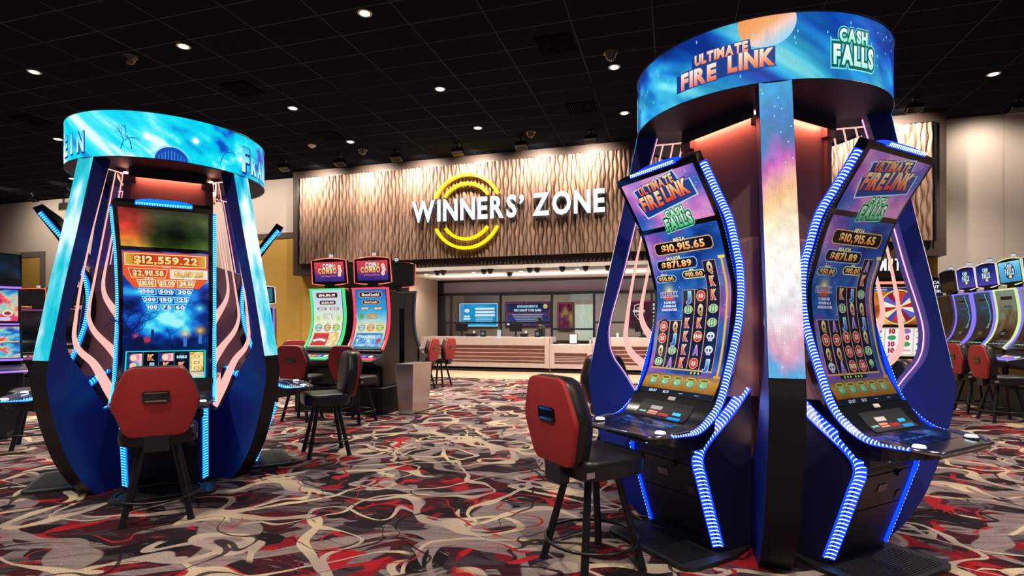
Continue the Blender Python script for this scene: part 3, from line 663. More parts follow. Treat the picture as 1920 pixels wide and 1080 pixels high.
    slot('bill_light', -.075, .894, .08, .007, emis('slot_orange', '#ff9470', 1.2, 'NONE')); slot('bill_light', -.075, .908, .08, .007, emis('slot_orange', '#ff9470', 1.2, 'NONE'))
    slot('bill_slot', .025, .905, .085, .018, emis('slot_red', '#c03430', .9, 'NONE'))
    slot('ticket_light', .125, .888, .065, .012, emis('slot_cyan', '#35c4f0', 1.1, 'NONE')); slot('ticket_slot', .13, .922, .10, .018, emis('slot_blue', '#1f9fe0', 1.0, 'NONE'))
    q = B(); q.band([[dk(-.02, x, .001), dk(.04, x, .001), dk(.04, x, .004), dk(-.02, x, .004)] for x in (.806, .82)]); q.obj('data_sticker', WHITEP, t)
    cv = Canvas(lambda u, v, h: np.stack([u, -(v - R0), np.interp(v, [p[0] for p in prof_t], [p[1] for p in prof_t]) + .002 + h], -1)); panel_art(cv); cv.obj('touch_panel', SCR, t)
    for s in (-.275, .275):
        b = B(); z = dk(s, 1.165)[2]; b.cyl((s, -(1.165-R0), z), .036, .008, 24); b.mi = 1; b.cyl((s, -(1.165-R0), z+.008), .031, .010, 24, .026); b.obj('play_button', [CHROME, WHITE_E], t, smooth=40)
    # below the deck: speaker recess, ticket slot light
    b = B(); b.box(P3(0, .905, .665), (.56, .05, .075)); b.obj('under_deck_panel', M('under_deck', '#1a2038', .4), t, bevel=.006)  # blue light under the deck is put into this dark colour
    b = B(); b.box(P3(-.09, .934, .668), (.012, .006, .05)); b.obj('key_light', emis('key_light', '#66c4ff', 2.0, 'NONE'), t)
    b = B(); b.tube([P3(.0, .928, .668), P3(.0, .94, .668)], .022, 14); b.obj('headphone_socket', GLOSS, t)
    return t

# ------------------------------------------------------------------ kiosk: LED ring, four fins, core, light tubes; world fins run along X and Y
def smooth_outline(): 
    outer = catmull([(.812,2.80),(.925,2.24),(1.035,1.73),(1.10,1.40),(1.152,1.13),(1.172,.96),(1.115,.655),(1.018,.341),(.895,.116),(.79,.0)], 8)
    foot = [(.45,0.0),(.45,.52)]
    inner = catmull([(.47,.53),(.70,.70),(.90,1.02),(1.0,1.17),(1.03,1.30),(1.015,1.46),(.923,1.80),(.795,2.33),(.675,2.80)], 8)
    return outer, foot, inner
def kiosk(name, label, group, loc, ring_art, fin_arts, inner_line):
    t = thing(name, label, 'kiosk', loc, 0, group)
    RR = .815
    # ring: body with dark underside, LED skin
    b = B(); b.lathe([(RR-.004,2.80),(RR-.004,3.18),(RR-.05,3.18),(RR-.05,2.83),(0.02,2.83),(.02,2.80)], n=96); b.obj('ring_body', M('ring_body', '#17171c', .5), t, smooth=40)
    cv = Canvas(lambda u, v, h: np.stack([np.sin(u/RR)*(RR+h), -np.cos(u/RR)*(RR+h), v], -1), du=.03); ring_art(cv, RR); rs = cv.obj('led_ring', LEDM, t)
    b = B()
    for z in (2.795, 3.183): b.tube([(math.cos(a)*RR, math.sin(a)*RR, z) for a in np.linspace(0, 2*PI, 96, endpoint=False)], .006, 6, closed=True)
    b.obj('ring_edge', M('ring_edge', '#101420', .3), t)
    # core: square column turned 45 degrees, panels and corner posts
    b = B(); b.prism([(0,-.46),(.46,0),(0,.46),(-.46,0)], lambda x, y, z: (x, y, z), 0, 2.80); b.obj('core_column', PINKPANEL, t)
    for k in range(4):
        a = k*PI/2 + PI/4; rot = Matrix.Rotation(a, 3, 'Z')
        tr = lambda x, y, z: tuple(rot @ Vector((x, y, z)))
        b = B()
        for s in (-1, 1):
            for bx in (((s*.315, -.335, 1.75), (.05, .03, 2.0)), ((s*.30, -.345, 2.715), (.09, .05, .06))):
                (x, y, z), (dx, dy, dz) = bx; b.prism([(x-dx/2,y-dy/2),(x+dx/2,y-dy/2),(x+dx/2,y+dy/2),(x-dx/2,y+dy/2)], lambda p, q, zz: tr(p, q, zz), z-dz/2, z+dz/2)
        b.obj('corner_post', M('post_metal', '#7a6260', .4, .4), t)
        b = B(); b.prism([(-.30,-.405),(.30,-.405),(.30,-.335),(-.30,-.335)], lambda p, q, zz: tr(p, q, zz), 2.768, 2.799); b.prism([(-.30,-.405),(.30,-.405),(.30,-.398),(-.30,-.398)], lambda p, q, zz: tr(p, q, zz), 2.720, 2.768); b.mi = 1
        b.prism([(-.28,-.375),(.28,-.375),(.28,-.345),(-.28,-.345)], lambda p, q, zz: tr(p, q, zz), 2.758, 2.767)
        b.obj('panel_lamp', [MATTE, PINK_L], t)
    outer, foot, inner = smooth_outline(); outline = outer + foot + inner
    ribs = [catmull([(.632,2.75),(.79,2.06),(.86,1.70),(.895,1.45),(.905,1.30),(.86,1.19),(.745,1.075),(.62,.85),(.50,.66)], 10),
            catmull([(.56,2.75),(.665,2.2),(.75,1.76),(.79,1.54),(.785,1.44),(.735,1.34),(.62,1.22),(.53,1.12),(.48,1.05)], 10),
            catmull([(.495,2.75),(.59,2.2),(.65,1.9),(.67,1.76),(.655,1.66),(.60,1.57),(.52,1.48),(.47,1.42)], 10)]
    for k in range(4):
        a = k*PI/2; n = (math.sin(a), -math.cos(a)); tt = (math.cos(a), math.sin(a))
        W = lambda r, z, s, n=n, tt=tt: (n[0]*r + tt[0]*s, n[1]*r + tt[1]*s, z)
        b = B(); m = len(outline); b.prism(outline, W, -.088, .088)
        for i in range(len(outer)-1): b.m[2+i] = 1
        for i in range(len(outer)+1, m-1): b.m[2+i] = 2
        f = b.obj('fin', [FINSIDE_SPILL, FINEDGE, FINRIM_SPILL], t)
        oc, od, og = surf(outer[:33], 1); od_ = od; 
        def ofn(u, v, h, oc=oc, od=od_, og=og, W=W):
            r = np.interp(v, od, oc[:,0]); z = np.interp(v, od, oc[:,1]); tr_ = np.interp(v, od, og[:,0]); tz_ = np.interp(v, od, og[:,1]); h = h + .004
            r2, z2 = r - tz_*h, z + tr_*h; return np.stack([n_*1.0 for n_ in W(r2, z2, u)], -1)
        cv = Canvas(ofn, dv=.05); fin_arts[k % len(fin_arts)](cv, float(np.interp(-1.128, -oc[:,1], od))); cv.obj('led_panel', LEDM, f)
        b = B(); ic = inner[8:]; b.band([[W(r-.004, z, -.006), W(r-.004, z, .006), W(r+.002, z, .006), W(r+.002, z, -.006)] for r, z in ic]); b.obj('inner_light_line', inner_line, f)
        for q, rb in enumerate(ribs):
            L = len(rb); e = np.linspace(0, 1, L); hw = np.interp(e, [0, .14, .3, .5, .72, .85, 1], [.006, .008, .012, .019, .031, .045, .055])
            b = B(); b.tube([W(r, z, 0) for r, z in rb], hw*.22, 10, flat=1/.22, up=(tt[0], tt[1], 0)); b.obj('light_tube', PINK_T, t, smooth=60)
        b = B(); b.box(W(.585, 2.752, 0), (.29 if k % 2 else .012, .012 if k % 2 else .29, .008)); b.obj('tube_rail', PINK_T, t)
        b = B(); b.cyl(W(.47, 2.70, 0), .016, .07, 12); b.obj('spot_lamp', emis('tube_spot', '#ffc0a8', 9), t)
    return t

# ------------------------------------------------------------------ stool; faces +Y
def make_chair(label, group):
    t = thing('casino_chair', label, 'chair', group=group)
    for sx in (-1, 1):
        for sy in (-1, 1):
            b = B(); b.tube([(sx*.205, sy*.205, 0), (sx*.205, sy*.205, .012), (sx*.10, sy*.10, .55)], [.028, .023, .021], 12); b.obj('leg', LEGM, t, smooth=60)
    b = B(); b.tube([(math.cos(a)*.272, math.sin(a)*.272, .165) for a in np.linspace(0, 2*PI, 48, endpoint=False)], .010, 8, closed=True); b.obj('foot_ring', LEGM, t, smooth=60)
    b = B(); b.box((0, 0, .545), (.26, .26, .03)); b.obj('swivel_plate', LEGM, t, bevel=.005)
    so = [(-.235,-.22),(.235,-.22),(.25,.10),(.215,.25),(-.215,.25),(-.25,.10)]
    rings = []
    for z, k in ((.555,.93),(.562,.98),(.60,1.0),(.64,1.0),(.662,.975),(.672,.90),(.674,.6)):
        rings.append([(x*k, y*k, z) for x, y in rounded(so, .09, 5)])
    b = B(); b.band(rings); b.obj('seat', LEATHER, t, smooth=50)
    b = B(); b.box((0, -.245, .60), (.15, .07, .16)); b.box((0, -.262, .70), (.12, .03, .14)); b.obj('back_bracket', M('bracket_dark', '#1a1d24', .35), t, bevel=.006)
    ho = [(-.178,1.122),(.178,1.122),(.278,.88),(.188,.620),(-.188,.620),(-.278,.88)]
    def bk(k, y, rad=.075): 
        pts = rounded(ho, rad, 5); return [(x*k, y - (z-.63)*.10, .88+(z-.88)*k) for x, z in pts]
    b = B(); b.band([bk(.55,-.142), bk(.84,-.145), bk(.94,-.156), bk(.985,-.178), bk(1.0,-.215), bk(.99,-.248), bk(.97,-.256)]); bo = b.obj('backrest', LEATHER, t, smooth=50)
    b = B(); b.band([bk(.965,-.254,.06), bk(.972,-.268,.06), bk(.955,-.280,.06), bk(.90,-.2845,.06)]); b.obj('back_panel', RED, bo, smooth=50)
    yb = -.2865 - (.905-.63)*.10
    b = B(); b.prism(rounded([(-.082,.868),(.082,.868),(.082,.948),(-.082,.948)], .018, 4), lambda x, z, y: (x, y - (z-.905)*.10, z), yb-.006, yb+.02); hb = b.obj('handle_recess', GLOSS, bo)
    b = B(); b.prism([(-.062,.876),(.062,.876),(.062,.886),(-.062,.886)], lambda x, z, y: (x, y, z), yb-.012, yb-.004); b.prism([(-.066,.934),(.066,.934),(.066,.940),(-.066,.940)], lambda x, z, y: (x, y, z), yb-.012, yb-.004); b.obj('handle_bar', CHROME, hb)
    b = B(); b.box((.245, -.19, .60), (.004, .05, .03)); b.obj('care_tag', GREYL, t)
    return t
# ------------------------------------------------------------------ art shown on the screens
WS = .63
def nebula(seed, stops, sx=3.2, sy=3.2, star=True):
    def f(u, v):
        t = fbm(u*sx+7, v*sy+3, seed, 4); t2 = fbm(u*sx*1.7, v*sy*1.7, seed+9, 4); c = ramp(np.clip((t-.5)*2.2+.5, 0, 1), stops); k = np.clip((t2-.55)*3, 0, 1)[:,None]
        c = c*(1-k*.5) + hexc('#5fc8f0')*k*.5
        return c
    return f
def stars(cv, n, x0, y0, x1, y1, seed, col='#cfeaff', r=.0025):
    rnd = random.Random(seed); cv.lay += 1; l = cv.lay
    for i in range(n):
        cv.lay = l; q = r*(.5+rnd.random()); cv.ell(rnd.uniform(x0,x1), rnd.uniform(y0,y1), q, q, col, 6)
def vgrad(v0, v1, c0, c1): return lambda u, v: ramp(np.clip((v-v0)/(v1-v0), 0, 1), [(0,c0),(1,c1)])
def title_art(cv, cx, cy, k, slant=.12, lo=False):
    """three-line game title: gold over red over green words with dark and pale outlines"""
    l = cv.lay
    def word(t, x, y, h, w_, c0, c1, ol, bold=.05):
        cv.lay = l+3; cv.lay = l+5; cv.text(t, x, y, h, vgrad(y-h*.6, y+h*.6, c0, c1), w_, bold, .10, 0, slant, oc=ol, ob=.05)
    sk = slant
    cv.lay = l; pts = [(-.205,.062),(.145,.115),(.165,.035),(.235,.045),(.245,-.055),(.05,-.085),(-.19,-.125),(-.225,-.02),(-.19,-.015)]
    cv.poly([(cx+p[0]*k*1.04, cy+p[1]*k*1.08) for p in pts], '#bfe0ff'); cv.lay = l+1; cv.poly([(cx+p[0]*k, cy+p[1]*k) for p in pts], '#123a8c')
    word('ULTIMATE', cx-.02*k, cy+.065*k, .052*k, .30*k, '#d8502a', '#ffe79a', '#2a1450')
    word('FIRE', cx-.105*k, cy-.028*k, .085*k, .185*k, '#e03818', '#fff0b0', '#10245c'); word('LINK', cx+.11*k, cy+.0*k, .085*k, .205*k, '#e03818', '#fff0b0', '#10245c')
    for t_, x_, y_, h_, w_ in (('CASH', cx+.03*k, cy-.128*k, .042*k, .15*k), ('FALLS', cx+.035*k, cy-.19*k, .068*k, .22*k)):
        for j, (c_, o_) in enumerate((('#a8f0c8', .15), ('#0a6a48', .11))): cv.lay = l + 1 + j; v, f, tw = layout(t_, .05, .10, .05+o_); q = w_/tw; cv.add(np.stack([(v[:,0]-tw/2)*q + x_, (v[:,1]-.5)*h_ + (v[:,0]-tw/2)*q*slant + y_], -1), f, c_)
    word('CASH', cx+.03*k, cy-.128*k, .042*k, .15*k, '#7fe0a0', '#f4fff4', '#0b5a3c'); word('FALLS', cx+.035*k, cy-.19*k, .068*k, .22*k, '#37b877', '#f4fff4', '#0b4a34')
    cv.lay = l + 12
def top_space(cv):
    cv.grid(-WS/2, V_SPLIT+.02, WS/2, V_TOP-.012, 46, 30, nebula(3, [(0,'#0f2a78'),(.3,'#2f55b8'),(.5,'#6a4fb4'),(.7,'#b868c0'),(1,'#e08cc8')], 2.6, 3.6), 0)
    stars(cv, 70, -WS/2+.01, V_SPLIT+.03, WS/2-.01, V_TOP-.02, 4)
    cv.lay = 4; title_art(cv, -.005, (V_SPLIT+V_TOP)/2+.048, 1.06, .10)
def top_moody(cv):
    def f(u, v):
        x = u/WS + .5; y = (v-V_SPLIT)/(V_TOP-V_SPLIT); n = fbm(u*6, v*6, 5, 4)
        a = ramp(np.clip(y+.25*(n-.5), 0, 1), [(0,'#d8a840'),(.25,'#d2702c'),(.55,'#c23a2c'),(1,'#6a1e1c')]); g = ramp(np.clip(y+.3*(n-.5),0,1), [(0,'#5a7a26'),(.4,'#243a20'),(.8,'#4a5634'),(1,'#2c3424')])
        k = np.clip((x-.18+.2*(n-.5))/.25, 0, 1)[:,None]; c = a*(1-k) + g*k
        m = fbm(u*14, v*14, 15, 4); d = np.exp(-(((x-.62+.2*(n-.5))/.24)**2 + ((y-.35)/.40)**2))[:,None]; return c*(1-.68*d)*(.72+.6*m)[:,None]
    cv.grid(-WS/2, V_SPLIT+.02, WS/2, V_TOP-.012, 60, 40, f, 0)
def digits(cv, s, x, y, h, w_, c0='#ff8a3a', c1='#fff2a8'): cv.text(s, x, y, h, vgrad(y-h*.6, y+h*.6, c0, c1), w_, .035, .09, oc='#3a1408', ob=.04)
def sym(cv, k, x, y, s, lay=14):
    cv.lay = lay
    L = {'Q':('#c87a20','#ffe9a0'),'K':('#c83c28','#ffb070'),'J':('#1c6cc8','#7fd8ff'),'A':('#7a3cb8','#e0a8ff'),'9':('#2c9a4c','#b0ffb0')}
    if k in L: cv.text(k, x, y, s*.76, vgrad(y-s*.4, y+s*.4, *L[k]), s*.56, .06, oc='#fff0d8', ob=.03)
    elif k == 'c':
        cv.ell(x, y, s*.52, s*.40, '#f0e6c0', 16); cv.ell(x, y, s*.47, s*.35, '#3f8f6c', 16)
        for d in (-.28, 0, .28): cv.lay = lay+3; cv.ell(x+d*s, y, s*.09, s*.30, '#c9e8b0', 10)
    elif k == 's':
        cv.ell(x, y+.06*s, s*.44, s*.36, '#d8ecf4', 16); cv.lay = lay+1; cv.rect(x, y-.3*s, s*.44, s*.22, '#c8b8e8'); cv.lay = lay+2
        for d in (-.17, .17): cv.lay = lay+2; cv.ell(x+d*s, y+.03*s, s*.12, s*.13, '#2a3c7c', 10); cv.lay = lay+4; cv.ell(x+d*s, y+.03*s, s*.05, s*.05, '#e85a9a', 8)
        cv.ell(x, y+.3*s, s*.07, s*.07, '#e8c04a', 8)
    else:
        cv.glow(x, y+.06*s, s*.62, '#ffb040', lambda u, v: np.tile(hexc('#12183c'), (len(u),1)), 20, 4); cv.ell(x, y, s*.50, s*.50, '#ffcf70', 20); cv.ell(x, y, s*.44, s*.44, '#c8283c', 20); cv.ell(x, y+.02*s, s*.37, s*.34, '#e0485a', 20); cv.text(k, x, y, s*.32, '#fff4e4', s*(.25*len(k)), .045, oc='#5a0818', ob=.05)
def main_space(variant):
    VM = V_SPLIT - .012
    def art(cv):
        y = lambda t: VM - t*(VM-.004)
        H = VM
        cv.grid(-WS/2, .004, WS/2, VM, 56, 100, lambda u, v: np.where((v < y(.865))[:,None], ramp(np.clip(v/y(.865)+.25*(fbm(u*22,v*22,8)-.5),0,1), [(0,'#5a3418'),(.35,'#a8702c'),(.7,'#c89440'),(1,'#7a5a78')]), nebula(11, [(0,'#10307c'),(.35,'#2b62b8'),(.55,'#5a4aa8'),(.8,'#9a5ab4'),(1,'#c47ac0')], 3.0, 3.0)(u, v)), 0)
        stars(cv, 60, -.3, y(.6), .3, y(.01), 9); 
        # jackpots
        def jp(name, val, x, t, w_, hh, rim, nh=.024):
            cv.lay = 5; cv.pill(x, y(t), w_, hh, .02, rim); cv.lay = 7; cv.pill(x, y(t), w_-.012, hh-.012, .017, '#120c14'); cv.lay = 9
            digits(cv, val, x, y(t), hh*.52, w_*.74)
            cv.lay = 12; cv.text(name, x-.01, y(t)+hh/2+.004, nh, '#ffe9b0', None, .04, oc='#241028', ob=.06)
        jp('MEGA', '$10,915.65', 0.0, .105, .50, .088, '#e8b060'); jp('MAJOR', '$871.89', -.085, .205, .36, .076, '#8fb8f0')
        jp('MINOR', '$50.00', -.205, .288, .19, .052, '#7fc8f0', .012); jp('MINI', '$10.00', .045, .275, .20, .054, '#d8e8a0', .012)
        # gold column and sunburst logo
        cv.lay = 5; cv.grid(.275, y(.86), .297, y(.20), 3, 40, lambda u, v: ramp(np.clip((u-.275)/.022,0,1), [(0,'#8a5a1c'),(.4,'#ffe08a'),(1,'#a8701f')]))
        cv.lay = 6; cv.rect(.286, y(.195), .05, .018, '#ffd870'); cv.rect(.286, y(.865), .05, .018, '#e0a848')
        cv.lay = 5; cv.glow(-.20, y(.365), .085, '#fff0a0', nebula(11, [(0,'#10307c'),(.35,'#2b62b8'),(.55,'#5a4aa8'),(.8,'#9a5ab4'),(1,'#c47ac0')], 3.0, 3.0)); cv.ell(-.20, y(.395), .055, .03, '#d8481c'); cv.text('FIRE LINK', -.20, y(.385), .032, '#1c48a8', .16, .045, oc='#fff2d0', ob=.05)
        for i, (q, s_) in enumerate((('3 LINKED', .11),('OF FIREBALLS', .12),('BONUS FEATURE', .14))): cv.lay = 6; cv.text(q, -.195, y(.435+.022*i), .014, '#f4ecff', s_, .05)
        # reels
        cw = .103; x0 = -.232; tops = [.545,.545,.365,.365,.205]; cells = REELS[variant]
        for i in range(5):
            xc = x0 + cw*i + (.004 if i else 0); yt, yb = y(tops[i]), y(.835); cv.lay = 5; cv.rect(xc, (yt+yb)/2, cw, yt-yb, '#e8a860'); cv.lay = 8; cv.grid(xc-cw/2+.003, yb+.003, xc+cw/2-.003, yt-.003, 2, 12, vgrad(yb, yt, '#101a44', '#1a1838'))
            n = len(cells[i])
            for j, k in enumerate(cells[i]): sym(cv, k, xc, yt - (yt-yb)*(j+.5)/n, .073)
        cv.lay = 6; cv.frame(-.026, y(.837), .53, .010, .005, '#e8a860')
        # pots
        cv.lay = 16; cv.rect(.11 if variant == 0 else -.05, y(.853), .10 if variant == 0 else .26, .022, '#14261a'); 
        for d in ((-.03, 0, .03) if variant == 0 else (-.14,-.11,-.08,-.03,0,.03)): cv.ell(.11+d if variant == 0 else d-.0, y(.853), .008, .008, '#c8f08a', 8)
        for i in range(5):
            x = -.225 + .108*i; cv.lay = 8; cv.ell(x, y(.915), .038, .034, '#3f9a94', 18); cv.ell(x, y(.918), .030, .022, '#7fd0a0', 16); cv.lay = 11; cv.ell(x, y(.893), .040, .013, '#e0c860', 18); cv.ell(x, y(.893), .032, .008, '#7a6a1c', 16); cv.lay = 13; cv.ell(x-.012, y(.922), .006, .01, '#f0e08a', 8); cv.ell(x+.014, y(.922), .006, .01, '#e88a4a', 8)
        cv.lay = 8; cv.grid(-WS/2, .004, WS/2, y(.968), 4, 2, '#1c2738'); cv.lay = 10
        cv.text('$31.07', -.19, y(.984), .016, '#e8f0ff', .07, .04); cv.text('$0.75', -.07, y(.984), .016, '#e8f0ff', .05, .04); cv.lay = 10
        for x in (.06, .19): cv.rect(x, y(.984), .035, .004, '#b8c4d8')
    return art
REELS = {0: [['25','25','Q','c'],['Q','J','c','A'],['J','c','K','K','K','K'],['50','Q','K','150','A','25'],['Q','K','K','c','c','s','s','J']],
         1: [['Q','25','Q','s'],['A','25','Q','A'],['K','c','J','75','75','100'],['J','Q','A','25','50','25'],['A','K','c','Q','J','Q','c','9']]}
def main_crypt(cv):
    VM = V_SPLIT - .012; y = lambda t: VM - t*(VM-.004)
    def bg(u, v):
        t = 1 - v/VM; n = fbm(u*7, v*9, 21, 5); m = np.exp(-((u-.02)/.16)**2 - ((t-.52)/.10)**2); e = np.clip((n-.35)*1.6 + m*.9 + .12*np.sin(u*30)*0, 0, 1)
        c = ramp(e, [(0,'#081850'),(.3,'#0d3fae'),(.55,'#1680dc'),(.8,'#30c8f4'),(1,'#a0f4ff')])
        k = np.clip((t-.66)/.08, 0, 1)[:,None]; return c*(1-k*.72) + hexc('#0c2a72')*k*.4
    cv.grid(-WS/2, .004, WS/2, VM, 64, 110, bg, 0)
    # bare trees, path, headstones, lamps
    rnd = random.Random(5)
    def branch(x, t, a, l, w_, d):
        x2, t2 = x + l*math.sin(a), t - l*math.cos(a)/VM; cv.lay = 4; cv.line([(x, y(t)), ((x+x2)/2+rnd.uniform(-.006,.006), y((t+t2)/2)), (x2, y(t2))], w_, '#0a1c58')
        if d:
            for q in range(2 + (d > 2)): branch(x2, t2, a+rnd.uniform(-.9,.9), l*rnd.uniform(.6,.8), w_*.65, d-1)
    branch(-.30, .74, .25, .13, .016, 4); branch(-.27, .70, .6, .09, .010, 3); branch(.02, .70, .0, .05, .006, 3); branch(.29, .62, -.3, .07, .008, 3)
    cv.lay = 5; cv.ell(-.20, y(.70), .035, .05, '#10163c', 16); cv.lay = 7; cv.rect(-.105, y(.66), .022, .12, '#1a2a6a'); cv.lay = 5
    bgf = lambda u, v: bg(u, v)
    cv.glow(-.145, y(.685), .05, '#ff4a5a', bgf); cv.lay = 6; cv.rect(-.145, y(.685), .035, .03, '#c03048'); cv.lay = 5; cv.glow(-.225, y(.655), .04, '#ff4868', bgf)
    cv.lay = 5; cv.glow(.135, y(.64), .07, '#ffd890', bgf); cv.lay = 5; cv.glow(.25, y(.615), .075, '#ffc470', bgf); cv.lay = 5; cv.glow(.245, y(.44), .07, '#6ff0ff', bgf); cv.lay = 6
    for x, t in ((.135,.70),(.25,.68)): cv.lay = 6; cv.rect(x, y(t), .026, .09, '#3a78c8')
    # prize ladder
    def box(val, x0, x1, t, hh, tap, fill, rim, c0, c1, fs=.62):
        yy = y(t); l0 = 8; cv.lay = l0
        o = lambda g: [(x0-g+tap*.0, yy+hh/2+g), (x1+g, yy+hh/2+g), (x1+g-max(0,tap if x1 > 0 else 0), yy-hh/2-g), (x0-g+max(0,tap if x0 < 0 else 0), yy-hh/2-g)]
        cv.poly(o(.006), rim); cv.lay = l0+2; cv.poly(o(0), fill); cv.lay = l0+4; cx = (x0+x1)/2; cv.text(val, cx, yy, hh*fs, vgrad(yy-hh/2, yy+hh/2, c0, c1), (x1-x0)*.80, .045, .09, oc='#5a1808' if c1 != '#ffffff' else '#0a3c90', ob=.04)
    fire = lambda u, v: ramp(np.clip(np.abs(u)/.3, 0, 1), [(0,'#d84a1c'),(.6,'#c83018'),(.85,'#e89030'),(1,'#b8c050')])
    cv.lay = 5; cv.poly([(-.31, y(.01)), (.31, y(.01)), (.31, y(.215)), (.24, y(.285)), (-.24, y(.285)), (-.31, y(.19))], '#e8542a')
    box('$12,559.22', -.29, .29, .07, .095, 0, fire, '#fff0b8', '#ffb840', '#fff8c8')
    box('$2,911.58', -.27, .005, .172, .07, .02, '#d84020', '#ffd890', '#ffc860', '#fffbe0'); box('$2,019.25', .03, .30, .172, .07, .0, '#f0e0c0', '#ffffff', '#e8a030', '#ffe8a0')
    for i, vv in enumerate(('$30.00','$15.00','$10.00')): box(vv, -.215+.148*i, -.085+.148*i, .247, .052, .02, '#e07a30', '#fff0c0', '#fff0a0', '#fffce8', .66)
    for r_, (row, t, xa, ww) in enumerate(((('1000','500','300'),.312,-.205,.137),(('200','150','125'),.375,-.18,.12),(('100','75','60'),.434,-.15,.102))):
        for i, vv in enumerate(row): box(vv, xa+ww*i, xa+ww*i+ww-.016, t, .044, .018, '#1668c8', '#8ff4ff', '#d8f8ff', '#ffffff', .66)
    for t, x, s_ in ((.117,.0,'GRAND'),(.215,-.13,'MAJOR'),(.215,.16,'MINOR')): cv.lay = 16; cv.rect(x, y(t), .055, .013, '#f4f0e8'); cv.text(s_, x, y(t), .008, '#1a1a3c', .045, .04)
    # reels
    cv.lay = 8; cv.rect(.0, y(.895), .585, .285, '#1fe0e8'); cv.lay = 10; cv.grid(-.282, y(1)+.002, .282, y(.775)-.002, 6, 10, '#070a16'); cv.lay = 11
    for i in range(1, 5): cv.lay = 11; cv.rect(-.282+.1128*i, y(.888), .004, .25, '#1a8ccc')
    def letter(k, c0, c1, x, t): cv.lay = 14; yy = y(t); cv.text(k, x, yy, .047, vgrad(yy-.02, yy+.02, c0, c1), .044, .05, oc='#f4e0c8', ob=.03)
    xs = [-.226 + .1128*i for i in range(5)]
    def gem(x, t, a, b_):
        cv.lay = 12; cv.grid(x-.05, y(t)-.036, x+.05, y(t)+.036, 8, 8, lambda u, v: ramp(np.clip((u-x)/.1+.5+.4*(fbm(u*40,v*40,3)-.5),0,1), [(0,'#16286c'),(.5,a),(1,b_)])); cv.lay = 14; cv.ell(x-.01, y(t), .024, .028, b_, 14); cv.lay = 16; cv.ell(x+.022, y(t)+.004, .012, .022, a, 12)
    gem(xs[0], .822, '#e088c8', '#ffd8b0'); gem(xs[0], .885, '#4aa8d8', '#ffc8a0'); gem(xs[2], .822, '#e088c8', '#ffd8b0')
    letter('K', '#c02828', '#ffb060', xs[1], .822); letter('J', '#1c70c0', '#80d8ff', xs[1], .888); letter('K', '#c02828', '#ffb060', xs[2], .888); letter('K', '#c02828', '#ffb060', xs[3], .888); letter('Q', '#c08020', '#ffe0a0', xs[0], .95); letter('9', '#2c9a4c', '#b0ffb0', xs[3], .95)
    cv.lay = 12; cv.glow(xs[3], y(.822), .045, '#3fb0ff', lambda u, v: np.tile(hexc('#070a16'), (len(u),1))); cv.text('BONUS', xs[3], y(.822), .022, '#d8f0ff', .075, .04)
    cv.lay = 12; cv.grid(xs[4]-.052, y(.945), xs[4]+.05, y(.785), 8, 16, lambda u, v: ramp(fbm(u*30, v*30, 6), [(.2,'#c87a20'),(.5,'#f0c860'),(.8,'#fff0b0')]))
    for t in (.822,.872,.92): cv.lay = 14; cv.ell(xs[4], y(t), .034, .024, '#fff2c0', 16); cv.ell(xs[4], y(t), .026, .017, '#d89030', 14); cv.ell(xs[4], y(t), .012, .009, '#fff8d8', 10)
    cv.lay = 12; cv.grid(xs[4]-.052, .008, xs[4]+.055, y(.95), 6, 4, lambda u, v: ramp(fbm(u*40, v*40, 7), [(.2,'#a89a80'),(.7,'#e8e0c8')]))
def panel_space(cv):
    cv.grid(-.24, .965, .22, 1.13, 40, 16, lambda u, v: nebula(31, [(0,'#0a1030'),(.4,'#1a2a5c'),(.6,'#3a3a78'),(1,'#6a5a98')], 9, 9)(u, v)*.8, 0)
    for i, x in enumerate((-.15,-.08,-.01,.06)): cv.lay = 4; cv.rect(x, 1.05, .05, .012, '#2c70b8')
    cv.lay = 4; cv.rect(.17, 1.0, .06, .02, '#1f78b8')
